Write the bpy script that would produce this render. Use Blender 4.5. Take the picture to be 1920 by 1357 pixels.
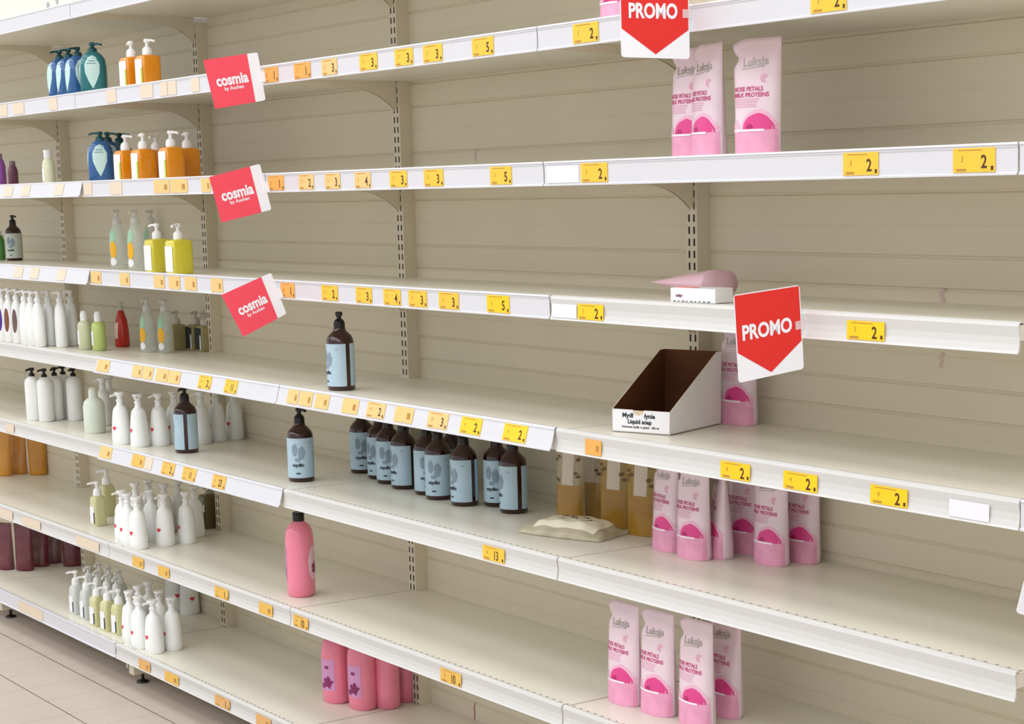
import bpy, math, random
from mathutils import Vector, Matrix
random.seed(7)
for o in list(bpy.data.objects): bpy.data.objects.remove(o, do_unlink=True)
SC = bpy.context.scene; COL = SC.collection
PI = math.pi
# ------------------------------------------------------------------ camera
FZ = -0.078                                   # floor lies at z = 0
CAMP = Vector((6.768, -2.796, 1.755 + FZ)); YAW, PITCH, ROLL, FPX = 0.91923, -0.13653, -0.02441, 3254.4
PPX, PPY = 56.18, 115.87
fw = Vector((-math.sin(YAW)*math.cos(PITCH), math.cos(YAW)*math.cos(PITCH), math.sin(PITCH)))
r0 = Vector((math.cos(YAW), math.sin(YAW), 0)); u0 = r0.cross(fw)
rt = r0*math.cos(ROLL) + u0*math.sin(ROLL); up = -r0*math.sin(ROLL) + u0*math.cos(ROLL)
cd = bpy.data.cameras.new('camera'); cam = bpy.data.objects.new('camera', cd); COL.objects.link(cam)
cd.sensor_width = 36; cd.lens = FPX/1920*36; cd.shift_x = -PPX/1920; cd.shift_y = PPY/1920
cd.clip_start = .05; cd.clip_end = 60
M = Matrix((rt, up, -fw)).transposed().to_4x4(); M.translation = CAMP; cam.matrix_world = M
SC.camera = cam
# ------------------------------------------------------------------ light
w = bpy.data.worlds.new('store_ambient'); SC.world = w; w.use_nodes = True
w.node_tree.nodes['Background'].inputs[0].default_value = (.93, .95, 1.0, 1)
w.node_tree.nodes['Background'].inputs[1].default_value = .92
def tube(x, y, z, sx, sy, e, col=(1, .99, .975)):
    ld = bpy.data.lights.new('ceiling_tube', 'AREA'); ld.shape = 'RECTANGLE'; ld.size = sx; ld.size_y = sy
    ld.energy = e; ld.color = col
    o = bpy.data.objects.new('ceiling_tube', ld); COL.objects.link(o); o.location = (x, y, z)
tube(2.5, -1.7, 4.3, 14, 1.1, 120)
tube(2.5, -3.7, 4.3, 14, 1.1, 150)
tube(2.5, -5.7, 4.3, 14, 1.1, 170)
tube(2.5, 3.0, 4.3, 14, 1.1, 40)
SC.view_settings.view_transform = 'Standard'; SC.view_settings.look = 'None'
SC.view_settings.exposure = 0.02; SC.view_settings.gamma = 1; SC.view_settings.use_curve_mapping = False
# ------------------------------------------------------------------ layout of the gondola
BAY = 1.25
ZL = [v + FZ for v in (2.364, 2.075, 1.788, 1.498, 1.204, 0.911, 0.568, 0.217)]   # shelf tops at the back
DEP = [.475, .476, .467, .459, .452, .456, .452, .449]
RISE = .012
UW, UD = .038, .0415
def zs(l, y): return ZL[l-1] + RISE*min(1, -y/DEP[l-1])
def ray(a, b): return fw + rt*((a-960-PPX)/FPX) - up*((b-678.5-PPY)/FPX)
def on_plane(a, b, p, n):
    d = ray(a, b); t = (Vector(p)-CAMP).dot(Vector(n))/d.dot(Vector(n)); return CAMP + d*t
def on_y(a, b, y): return on_plane(a, b, (0, y, 0), (0, 1, 0))
def on_shelf(l, a, b):
    P = on_plane(a, b, (0, 0, ZL[l-1]), (0, 0, 1))
    for _ in range(6): P = on_plane(a, b, (0, 0, zs(l, P.y)), (0, 0, 1))
    return P
# ------------------------------------------------------------------ materials
def lin(h):
    c = [int(h[i:i+2], 16)/255 for i in (0, 2, 4)]
    return tuple((x/12.92 if x <= .04045 else ((x+.055)/1.055)**2.4) for x in c) + (1,)
MATS = {}
def mat(name, hexc, rough=.5, trans=0, metal=0, var=.06, scale=30, bump=0, ior=1.45, alpha=1, coat=0, sss=0):
    if name in MATS: return MATS[name]
    m = bpy.data.materials.new(name); m.use_nodes = True; nt = m.node_tree; b = nt.nodes['Principled BSDF']
    c = lin(hexc)
    tc = nt.nodes.new('ShaderNodeTexCoord'); nz = nt.nodes.new('ShaderNodeTexNoise'); nz.inputs['Scale'].default_value = scale
    nz.inputs['Detail'].default_value = 4
    nt.links.new(tc.outputs['Object'], nz.inputs['Vector'])
    mx = nt.nodes.new('ShaderNodeMix'); mx.data_type = 'RGBA'
    mx.inputs['A'].default_value = tuple(v*(1-var) for v in c[:3]) + (1,)
    mx.inputs['B'].default_value = tuple(min(1, v*(1+var)) for v in c[:3]) + (1,)
    nt.links.new(nz.outputs['Fac'], mx.inputs['Factor']); nt.links.new(mx.outputs['Result'], b.inputs['Base Color'])
    b.inputs['Roughness'].default_value = rough; b.inputs['Metallic'].default_value = metal
    b.inputs['IOR'].default_value = ior; b.inputs['Transmission Weight'].default_value = trans
    b.inputs['Alpha'].default_value = alpha; b.inputs['Coat Weight'].default_value = coat
    if sss:
        b.inputs['Subsurface Weight'].default_value = sss; b.inputs['Subsurface Radius'].default_value = (.02, .012, .008)
    if bump:
        bp = nt.nodes.new('ShaderNodeBump'); bp.inputs['Strength'].default_value = bump; bp.inputs['Distance'].default_value = .002
        nt.links.new(nz.outputs['Fac'], bp.inputs['Height']); nt.links.new(bp.outputs['Normal'], b.inputs['Normal'])
    MATS[name] = m; return m
def math_node(nt, op, a, b=None, c=None):
    n = nt.nodes.new('ShaderNodeMath'); n.operation = op
    for i, v in enumerate((a, b, c)):
        if v is None: continue
        if isinstance(v, (int, float)): n.inputs[i].default_value = v
        else: nt.links.new(v, n.inputs[i])
    return n.outputs[0]
PAINT = mat('beige_shelf_paint', 'E2D9C4', .42, var=.03, scale=8)
PANEL = mat('beige_back_panel', 'E3DAC3', .55, var=.04, scale=5)
UPR = mat('upright_paint', 'DFD5BF', .5, var=.04, scale=8)
DARK = mat('slot_dark', '2A241C', .8)
RAIL = mat('white_price_rail', 'D2D2D6', .3, var=.02, coat=.15)
RAILG = mat('pale_metal_rail', 'D0CFCC', .35, var=.02)
CREAM = mat('header_cream', 'E0E2D4', .4, var=.03)
GREY = mat('clear_strip_grey', 'A9A6AC', .35)
WHITE = mat('white_plastic', 'F2F2F2', .3, var=.02, sss=.1)
BLACK = mat('black_plastic', '16120F', .3)
YEL = mat('tag_yellow', 'F0C03A', .45, var=.1, scale=60)
YELB = mat('tag_bright_yellow', 'FFC813', .4, var=.06, scale=60)
YELP = mat('tag_faded', 'E6C27C', .45, var=.08, scale=60)
YELF = mat('tag_pale', 'DFCDB6', .45, var=.05, scale=60)
ORG = mat('tag_orange', 'ECA850', .45, var=.1, scale=60)
INK = mat('ink_brown', '4A2E16', .6)
BLANK = mat('blank_insert', 'E6E6EE', .4, var=.01)
def shelf_deck_mat():
    m = bpy.data.materials.new('perforated_shelf_deck'); m.use_nodes = True; nt = m.node_tree; b = nt.nodes['Principled BSDF']
    tc = nt.nodes.new('ShaderNodeTexCoord'); sp = nt.nodes.new('ShaderNodeSeparateXYZ'); nt.links.new(tc.outputs['Object'], sp.inputs[0])
    x, y = sp.outputs[0], sp.outputs[1]
    fx = math_node(nt, 'SUBTRACT', math_node(nt, 'FRACT', math_node(nt, 'DIVIDE', x, .025)), .5)
    dx = math_node(nt, 'MULTIPLY', fx, .025)
    dy = math_node(nt, 'ADD', y, .432)
    d = math_node(nt, 'SQRT', math_node(nt, 'ADD', math_node(nt, 'MULTIPLY', dx, dx), math_node(nt, 'MULTIPLY', dy, dy)))
    k = math_node(nt, 'LESS_THAN', d, .0038)
    nz = nt.nodes.new('ShaderNodeTexNoise'); nz.inputs['Scale'].default_value = 6; nz.inputs['Detail'].default_value = 5
    nt.links.new(tc.outputs['Object'], nz.inputs['Vector'])
    a = nt.nodes.new('ShaderNodeMix'); a.data_type = 'RGBA'; a.inputs['A'].default_value = lin('E0DCCD'); a.inputs['B'].default_value = lin('E9E6D9')
    nt.links.new(nz.outputs['Fac'], a.inputs['Factor'])
    c = nt.nodes.new('ShaderNodeMix'); c.data_type = 'RGBA'; c.inputs['B'].default_value = lin('827A6B')
    nt.links.new(a.outputs['Result'], c.inputs['A']); nt.links.new(k, c.inputs['Factor'])
    nt.links.new(c.outputs['Result'], b.inputs['Base Color']); b.inputs['Roughness'].default_value = .33
    b.inputs['Specular IOR Level'].default_value = .5
    return m
DECKP = shelf_deck_mat()
DECK = mat('shelf_deck_paint', 'E5E1D3', .33, var=.03, scale=6)
def floor_mat():
    m = bpy.data.materials.new('beige_floor_tiles'); m.use_nodes = True; nt = m.node_tree; b = nt.nodes['Principled BSDF']
    tc = nt.nodes.new('ShaderNodeTexCoord'); sp = nt.nodes.new('ShaderNodeSeparateXYZ'); nt.links.new(tc.outputs['Object'], sp.inputs[0])
    def line(v, off, pitch, wd):
        f = math_node(nt, 'SUBTRACT', math_node(nt, 'FRACT', math_node(nt, 'DIVIDE', math_node(nt, 'ADD', v, off), pitch)), .5)
        return math_node(nt, 'LESS_THAN', math_node(nt, 'MULTIPLY', math_node(nt, 'ABSOLUTE', f), pitch), wd/2)
    l1 = line(sp.outputs[1], .489 + .2175/2, .2175, .0045)
    l2 = line(sp.outputs[0], -.490 + .189/2, .189, .003)
    nz = nt.nodes.new('ShaderNodeTexNoise'); nz.inputs['Scale'].default_value = 3; nz.inputs['Detail'].default_value = 8
    nt.links.new(tc.outputs['Object'], nz.inputs['Vector'])
    a = nt.nodes.new('ShaderNodeMix'); a.data_type = 'RGBA'; a.inputs['A'].default_value = lin('C0B3A5'); a.inputs['B'].default_value = lin('CFC4B8')
    nt.links.new(nz.outputs['Fac'], a.inputs['Factor'])
    c = nt.nodes.new('ShaderNodeMix'); c.data_type = 'RGBA'; c.inputs['B'].default_value = lin('A4988C')
    nt.links.new(a.outputs['Result'], c.inputs['A']); nt.links.new(l2, c.inputs['Factor'])
    e = nt.nodes.new('ShaderNodeMix'); e.data_type = 'RGBA'; e.inputs['B'].default_value = lin('6E655C')
    nt.links.new(c.outputs['Result'], e.inputs['A']); nt.links.new(l1, e.inputs['Factor'])
    nt.links.new(e.outputs['Result'], b.inputs['Base Color']); b.inputs['Roughness'].default_value = .35
    return m
def clear_mat(name, hexc, opac=.35, rough=.1):
    """thin clear plastic: mostly see-through, partly tinted, glossy"""
    if name in MATS: return MATS[name]
    m = bpy.data.materials.new(name); m.use_nodes = True; nt = m.node_tree; b = nt.nodes['Principled BSDF']
    b.inputs['Base Color'].default_value = lin(hexc); b.inputs['Roughness'].default_value = rough
    nz = nt.nodes.new('ShaderNodeTexNoise'); nz.inputs['Scale'].default_value = 25
    tc = nt.nodes.new('ShaderNodeTexCoord'); nt.links.new(tc.outputs['Object'], nz.inputs['Vector'])
    mr = nt.nodes.new('ShaderNodeMapRange'); mr.inputs['To Min'].default_value = max(0, opac-.15); mr.inputs['To Max'].default_value = min(1, opac+.15)
    nt.links.new(nz.outputs['Fac'], mr.inputs['Value']); nt.links.new(mr.outputs['Result'], b.inputs['Alpha'])
    MATS[name] = m; return m
# ------------------------------------------------------------------ mesh builder
class MB:
    def __init__(s): s.v = []; s.f = []; s.m = []; s.s = []
    def add(s, vs, fs, mi=0, smooth=False):
        k = len(s.v); s.v += [tuple(p) for p in vs]
        for f in fs: s.f.append([i+k for i in f]); s.m.append(mi); s.s.append(smooth)
        return s
    def box(s, x0, x1, y0, y1, z0, z1, mi=0):
        v = [(x, y, z) for x in (x0, x1) for y in (y0, y1) for z in (z0, z1)]
        return s.add(v, [(0, 1, 3, 2), (4, 6, 7, 5), (0, 4, 5, 1), (2, 3, 7, 6), (0, 2, 6, 4), (1, 5, 7, 3)], mi)
    def prism(s, prof, x0, x1, mi=0, smooth=False):           # prof: closed list of (y, z), swept along x
        n = len(prof); v = [(x0, a, b) for a, b in prof] + [(x1, a, b) for a, b in prof]
        f = [(i, (i+1) % n, n+(i+1) % n, n+i) for i in range(n)]
        s.add(v, f, mi, smooth); s.add(v[:n], [tuple(range(n))[::-1]], mi); s.add(v[n:], [tuple(range(n))], mi); return s
    def loft(s, secs, seg=28, mi=0, cap=True, smooth=True, c=(0, 0)):      # secs: (z, rx, ry, squareness)
        v = []
        for sec in secs:
            z, rx, ry = sec[:3]; n = sec[3] if len(sec) > 3 else 2
            ox = sec[4] if len(sec) > 4 else 0; oy = sec[5] if len(sec) > 5 else 0
            for i in range(seg):
                a = 2*PI*i/seg; ca, sa = math.cos(a), math.sin(a)
                v.append((c[0]+ox+rx*math.copysign(abs(ca)**(2/n), ca), c[1]+oy+ry*math.copysign(abs(sa)**(2/n), sa), z))
        f = []
        for k in range(len(secs)-1):
            for i in range(seg):
                j = (i+1) % seg; f.append((k*seg+i, k*seg+j, (k+1)*seg+j, (k+1)*seg+i))
        s.add(v, f, mi, smooth)
        if cap:
            s.add(v[:seg], [tuple(range(seg))[::-1]], mi); s.add(v[-seg:], [tuple(range(seg))], mi)
        return s
    def build(s, name, mats):
        me = bpy.data.meshes.new(name); me.from_pydata(s.v, [], s.f); me.update()
        for m in mats: me.materials.append(m)
        me.polygons.foreach_set('material_index', s.m); me.polygons.foreach_set('use_smooth', s.s)
        return me
def text_geo(body, size=1, bold=0, xs=1, align='CENTER'):
    cu = bpy.data.curves.new('t', 'FONT'); cu.body = body; cu.size = size; cu.align_x = align; cu.align_y = 'CENTER'
    cu.offset = bold; cu.resolution_u = 3
    o = bpy.data.objects.new('t', cu); COL.objects.link(o)
    dg = bpy.context.evaluated_depsgraph_get(); dg.update(); me = bpy.data.meshes.new_from_object(o.evaluated_get(dg))
    v = [(p.co.x*xs, p.co.y) for p in me.vertices]; f = [tuple(p.vertices) for p in me.polygons]
    bpy.data.objects.remove(o); bpy.data.curves.remove(cu); bpy.data.meshes.remove(me)
    return v, f
def ellipse_geo(cx, cz, rx, rz, a0=0, a1=2*PI, seg=22, rings=3, wob=0):
    v = [(cx, cz)]; f = []
    full = abs(a1-a0-2*PI) < 1e-6; n = seg if full else seg+1
    for r in range(1, rings+1):
        for i in range(n):
            a = a0+(a1-a0)*i/seg; k = r/rings*(1+wob*math.sin(a*5+1)+wob*.6*math.sin(a*9))
            v.append((cx+rx*k*math.cos(a), cz+rz*k*math.sin(a)))
    for i in range(seg):
        j = (i+1) % n if full else i+1
        f.append((0, 1+i, 1+j))
        for r in range(rings-1):
            f.append((1+r*n+i, 1+(r+1)*n+i, 1+(r+1)*n+j, 1+r*n+j))
    return v, f
def rect_geo(x0, x1, z0, z1, nx=8, nz=4):
    v = [(x0+(x1-x0)*i/nx, z0+(z1-z0)*j/nz) for j in range(nz+1) for i in range(nx+1)]
    f = [(j*(nx+1)+i, j*(nx+1)+i+1, (j+1)*(nx+1)+i+1, (j+1)*(nx+1)+i) for j in range(nz) for i in range(nx)]
    return v, f
def put_geo(mb, geo, fn, mi, dx=0, dz=0, rot=0):
    c, s_ = math.cos(rot), math.sin(rot)
    mb.add([fn(x*c-z*s_+dx, x*s_+z*c+dz) for x, z in geo[0]], geo[1], mi)
# ------------------------------------------------------------------ objects
def link(name, me, parent=None):
    o = bpy.data.objects.new(name, me); COL.objects.link(o)
    if parent: o.parent = parent
    return o
def tag(o, label=None, cat=None, group=None, kind=None):
    if label: o['label'] = label
    if cat: o['category'] = cat
    if group: o['group'] = group
    if kind: o['kind'] = kind
    return o
def thing(name, label, cat, loc=(0, 0, 0), rz=0, group=None):
    o = bpy.data.objects.new(name, None); COL.objects.link(o); o.location = loc; o.rotation_euler = (0, 0, rz)
    o.empty_display_size = .02
    return tag(o, label, cat, group)
def inst(proto, loc, rz=0, label='', group=None, scale=1, sz=1, name=None, cat=None):
    """proto = (name, category, group, [(part name, mesh, part label, [(sub-part name, mesh), ...]), ...])"""
    t = thing(name or proto[0], label, cat or proto[1], loc, rz, group or proto[2]); t.scale = (scale, scale, scale*sz)
    for p in proto[3]:
        o = link(p[0], p[1], t)
        if len(p) > 2 and p[2]: o['label'] = p[2]
        if len(p) > 3:
            for q in p[3]: link(q[0], q[1], o)
    return t
# ================================================================== STRUCTURE
fl = MB().box(-8, 12, -9, 4, -.05, 0).build('floor', [floor_mat()]); tag(link('floor', fl), kind='structure')
ORD = ['topmost', 'second', 'third', 'fourth', 'fifth', 'sixth', 'seventh', 'bottom']
BAYN = {-1: 'far-left bay beyond the leftmost upright', 0: 'bay between the first and second uprights from the left',
        1: 'bay between the second and third uprights from the left', 2: 'bay between the third and fourth uprights from the left',
        3: 'rightmost full bay, right of the fourth upright', 4: 'bay cut off at the right edge'}
STAINS = [(2, 891, 280, 302, .010, mat('pink_stain', 'D9BFB4', .5)), (3, 1767, 540, 580, .012, mat('pink_stain', 'D9BFB4', .5)), (2, 889, 1316, 1352, .006, mat('red_stain', 'B5786C', .5)), (3, 1765, 660, 690, .010, mat('pink_stain', 'D9BFB4', .5))]
# back panels, one per bay: soft horizontal grooves every 66 mm, every fourth one faint
def panel_mesh(k):
    x0, x1 = k*BAY+UW/2-.004, (k+1)*BAY-UW/2+.004
    prof = []; z = ZL[7]-.10; top = 2.366+FZ
    g0 = 1.260+FZ; P = .0661; pts = []
    n = math.ceil((z-g0)/P)
    prof.append((0, z))
    while g0+n*P < top-.02:
        zc = g0+n*P; faint = (n % 4 == 2)
        d, h = (.0014, .005) if faint else (.0042, .0045)
        prof += [(0, zc-h), (d, zc-.0008), (d*.9, zc+.0012), (0, zc+h)]
        n += 1
    prof += [(0, top), (.012, top), (.012, z)]
    return MB().prism(prof, x0, x1).build('back_panel', [PANEL])
for k in range(-1, 5):
    bpo = link('back_panel', panel_mesh(k))
    for (kk, px, v0, v1, wd, m_) in STAINS:
        if kk == k:
            a_, b_ = on_y(px, v0, -.0006), on_y(px, v1, -.0006); sm = MB(); n_ = 8
            vs_ = [(a_.x+wd*math.sin(i*1.7)*.3+sgn*wd/2*(1 if 0 < i < n_ else .3), -.0006, a_.z+(b_.z-a_.z)*i/n_) for i in range(n_+1) for sgn in (-1, 1)]
            sm.add(vs_, [(2*i, 2*i+1, 2*i+3, 2*i+2) for i in range(n_)], 0); link('stain', sm.build('stain', [m_]), bpo)
    tag(bpo, 'beige grooved metal back panel of the ' + BAYN[k].replace('the first and second uprights from the left', 'first and second uprights').replace('the second and third uprights from the left', 'second and third uprights').replace('the third and fourth uprights from the left', 'third and fourth uprights'), 'back panel', 'gondola back panels')
# uprights
def upright_mesh():
    mb = MB(); t = 2.345+FZ
    mb.box(-UW/2, UW/2, -UD, .03, .03, t, 0)
    z = .10
    while z < t-.04:
        for sx in (-.0085, .0085):
            mb.box(sx-.0028, sx+.0028, -UD-.0003, -UD+.002, z, z+.017, 1)
        z += .028
    return mb.build('upright_column', [UPR, DARK])
upm = upright_mesh()
capm = MB().box(-UW/2-.002, UW/2+.002, -UD-.003, .032, 2.333+FZ, 2.3465+FZ).build('end_cap', [WHITE])
def base_leg_mesh():
    mb = MB(); mb.box(-.02, .02, -.40, .03, .035, .105, 0)
    mb.loft([(0, .022, .022), (.006, .022, .022), (.008, .012, .012), (.012, .006, .006), (.04, .006, .006)], 16, 1, c=(0, -.36))
    return mb.build('base_leg', [UPR, BLACK])
blm = base_leg_mesh()
pinm = MB().loft([(.048, .003, .003), (.12, .003, .003)], 8, c=(-.045, -.395)).build('leveller_pin', [WHITE])
UPN = ['leftmost of the slotted beige uprights, beside the teal bottles', 'second slotted beige upright from the left, behind the orange soap bottles',
       'third slotted beige upright, rising behind the row of blue-labelled bottles', 'fourth slotted beige upright, rising behind the cardboard tray',
       'slotted beige upright past the right edge']
for k in range(0, 5):
    t = thing('shelf_upright', UPN[k], 'upright', (k*BAY, 0, 0), 0, 'gondola uprights')
    link('upright_column', upm, t); link('end_cap', capm, t); link('base_leg', blm, t)
    link('leveller_pin', pinm, t)
# shelves
def fat(poly, th):                      # open polyline in (y, z) -> closed thin profile
    out = []
    n = len(poly)
    for i, (y, z) in enumerate(poly):
        a = poly[max(0, i-1)]; b = poly[min(n-1, i+1)]; dy, dz = b[0]-a[0], b[1]-a[1]; L = math.hypot(dy, dz) or 1
        out.append((y-dz/L*th, z+dy/L*th))
    return poly + out[::-1]
def rail_profile(style, l):
    d = -DEP[l-1]; z = ZL[l-1]+RISE
    if style == 'rail':
        pts = [(d+.006, z+.0055), (d-.006, z+.0055), (d-.0075, z+.002), (d-.0055, z-.0005), (d-.005, z-.042), (d-.0085, z-.044), (d-.0085, z-.047)]
    elif style == 'tilt':
        pts = [(d+.006, z+.0055), (d-.004, z+.0055), (d-.007, z+.002), (d-.0065, z-.0005), (d-.018, z-.040), (d-.022, z-.042), (d-.023, z-.046)]
    else:
        pts = [(d+.008, z+.0045), (d+.001, z+.0055), (d-.004, z+.003), (d-.0055, z-.002), (d-.0045, z-.008), (d-.0025, z-.020), (d-.003, z-.032), (d-.0055, z-.043), (d-.0075, z-.047)]
    return pts
def tag_plane(style, l):                # two points (y, z) of the face where tags sit
    p = rail_profile(style, l)
    if style == 'bare': return p[4], p[7]
    return p[3], p[4]
STYLE = {}
for l in range(1, 9):
    for k in range(-1, 5): STYLE[(l, k)] = 'rail'
for key in [(4, 0), (5, 1), (5, 2), (6, 1), (3, 0)]: STYLE[key] = 'tilt'
for key in [(6, 2), (6, 3), (7, 1), (7, 2), (7, 3), (8, 1), (8, 2), (8, 3), (5, 0), (6, 0), (7, 0), (5, 3), (4, 3), (6, 4), (7, 4), (8, 4)]: STYLE[key] = 'bare'
def deck_mesh(l, perf):
    d = DEP[l-1]; z = ZL[l-1]; zf = z+RISE; g = .004
    # a folded tray: top sheet, underside, downturned front
    yb = -UD-.0008; zb = z+RISE*(-yb/d)
    prof = [(yb, zb), (-d, zf), (-d, zf-.046), (-d+.0015, zf-.046), (-d+.0015, zf-.026), (-d+.03, zf-.026), (yb, z-.0165)]
    back = [(-.0005, z), (yb, zb), (yb, z-.0165), (-.0005, z-.017)]
    return MB().prism(prof[::-1], g, BAY-g).prism(back[::-1], UW/2+.001, BAY-UW/2-.001).build('shelf_deck', [DECKP if perf else DECK])
def bracket_mesh(l):
    z = ZL[l-1]-.017; d = DEP[l-1]-.04; pts = [(-UD-.0008, z), (-d, z+.006)]
    pts += [(-d, z-.012)]
    for i in range(9):
        a = i/8; pts.append((-.19+.145*a, z-.020-.058*a**2.3))
    pts += [(-UD-.0008, z-.082)]
    return pts
def rail_mesh(l, k):
    st = STYLE[(l, k)]; pts = rail_profile(st, l); mb = MB()
    g = .002; mb.prism(fat(pts, .0022), g, BAY-g, 0, False)
    if st in ('rail', 'tilt') and k in (1, 2, 3):   # clear lip over the labels: fine ribs
        p = pts[3]; mb.prism([(p[0]-.0012, p[1]), (p[0]+.001, p[1]), (p[0]+.001, p[1]-.002), (p[0]-.0012, p[1]-.002)], g, BAY-g, 0)
    return mb.build('price_rail', [RAIL if st != 'bare' else RAILG])
STRIPS = {(5, 3): (.012, GREY), (5, 2): (.007, GREY), (6, 2): (.004, mat('dark_strip', '6E6A70', .4)), (6, 0): (.005, GREY), (7, 0): (.005, GREY), (4, 3): (.006, GREY)}
BAYSHORT = {-1: 'far-left bay, beyond the leftmost upright', 0: 'bay between first and second uprights from left',
            1: 'bay between second and third uprights from left', 2: 'bay between third and fourth uprights from left',
            3: 'bay right of the fourth upright', 4: 'bay cut off at the right edge'}
for l in range(1, 9):
    for k in range(-1, 5):
        if k == 4 and l not in (3, 5): continue
        if l == 1 and k > 2: continue
        if l == 8 and k > 2: continue
        perf = l >= 6 and not (l == 6 and k < 2)
        t = thing('metal_shelf', '%s cream metal shelf in the %s' % (ORD[l-1], BAYSHORT[k]), 'shelf', (k*BAY, 0, 0), 0, 'gondola shelves')
        link('shelf_deck', deck_mesh(l, perf), t)
        rl = link('price_rail', rail_mesh(l, k), t)
        if (l, k) in STRIPS:
            w_, m_ = STRIPS[(l, k)]; d_ = -DEP[l-1]; zz = ZL[l-1]+RISE
            link('edge_strip', MB().box(.004, BAY-.004, d_+.008, d_+.008+w_, zz-.0005, zz+.0022).build('edge_strip', [m_]), t)
        bp = bracket_mesh(l)
        if l < 8:
            for x0 in (.0055, BAY-.0085):
                link('bracket', MB().prism(bp, x0, x0+.003).build('bracket', [UPR]), t)
        if l == 1:
            hb = MB(); zz = ZL[0]+RISE+.004
            hb.box(.002, BAY-.002, -DEP[0]+.012, -DEP[0]+.018, zz-.004, zz+.20, 0)
            link('header_board', hb.build('header_board', [CREAM]), t)
            if k == 0:
                for (px, py, r) in ((90, 10, .014), (107, 3, .012)):
                    sm = MB()
                    P = on_y(px, py, -DEP[0]+.0118)
                    put_geo(sm, ellipse_geo(P.x, P.z, r, r*.8, wob=.2), lambda x, z: (x, -DEP[0]+.0115, z), 0)
                    link('scuff_mark', sm.build('scuff_mark', [GREY]), t)
# blank paper inserts standing in the rails
def insert(l, a0, a1, b, label, k):
    p0, p1 = tag_plane(STYLE[(l, k)], l)
    x0 = on_y(a0, b, p0[0]).x; x1 = on_y(a1, b, p0[0]).x
    mb = MB(); mb.add([(x0, p0[0]-.0016, p0[1]-.004), (x1, p0[0]-.0016, p0[1]-.004), (x1, p1[0]-.0016, p1[1]+.001), (x0, p1[0]-.0016, p1[1]+.001)], [(3, 2, 1, 0)], 0)
    mb.add([(x0, p0[0]-.0004, p0[1]-.004), (x1, p0[0]-.0004, p0[1]-.004), (x1, p1[0]-.0004, p1[1]+.001), (x0, p1[0]-.0004, p1[1]+.001)], [(0, 1, 2, 3)], 0)
    for i in range(4):
        j = (i+1) % 4; mb.f.append([i, j, 4+j, 4+i]); mb.m.append(0); mb.s.append(False)
    tag(link('blank_insert', mb.build('blank_insert', [BLANK])), label, 'paper insert')
insert(5, 1781, 1856, 935, 'blank white paper insert in the fifth shelf rail near the right edge', 3)
insert(3, 1026, 1086, 328, 'blank white paper insert beside the joint on the third shelf rail', 3)
insert(4, 1036, 1082, 580, 'blank white paper insert beside the joint on the fourth shelf rail', 3)
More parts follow.
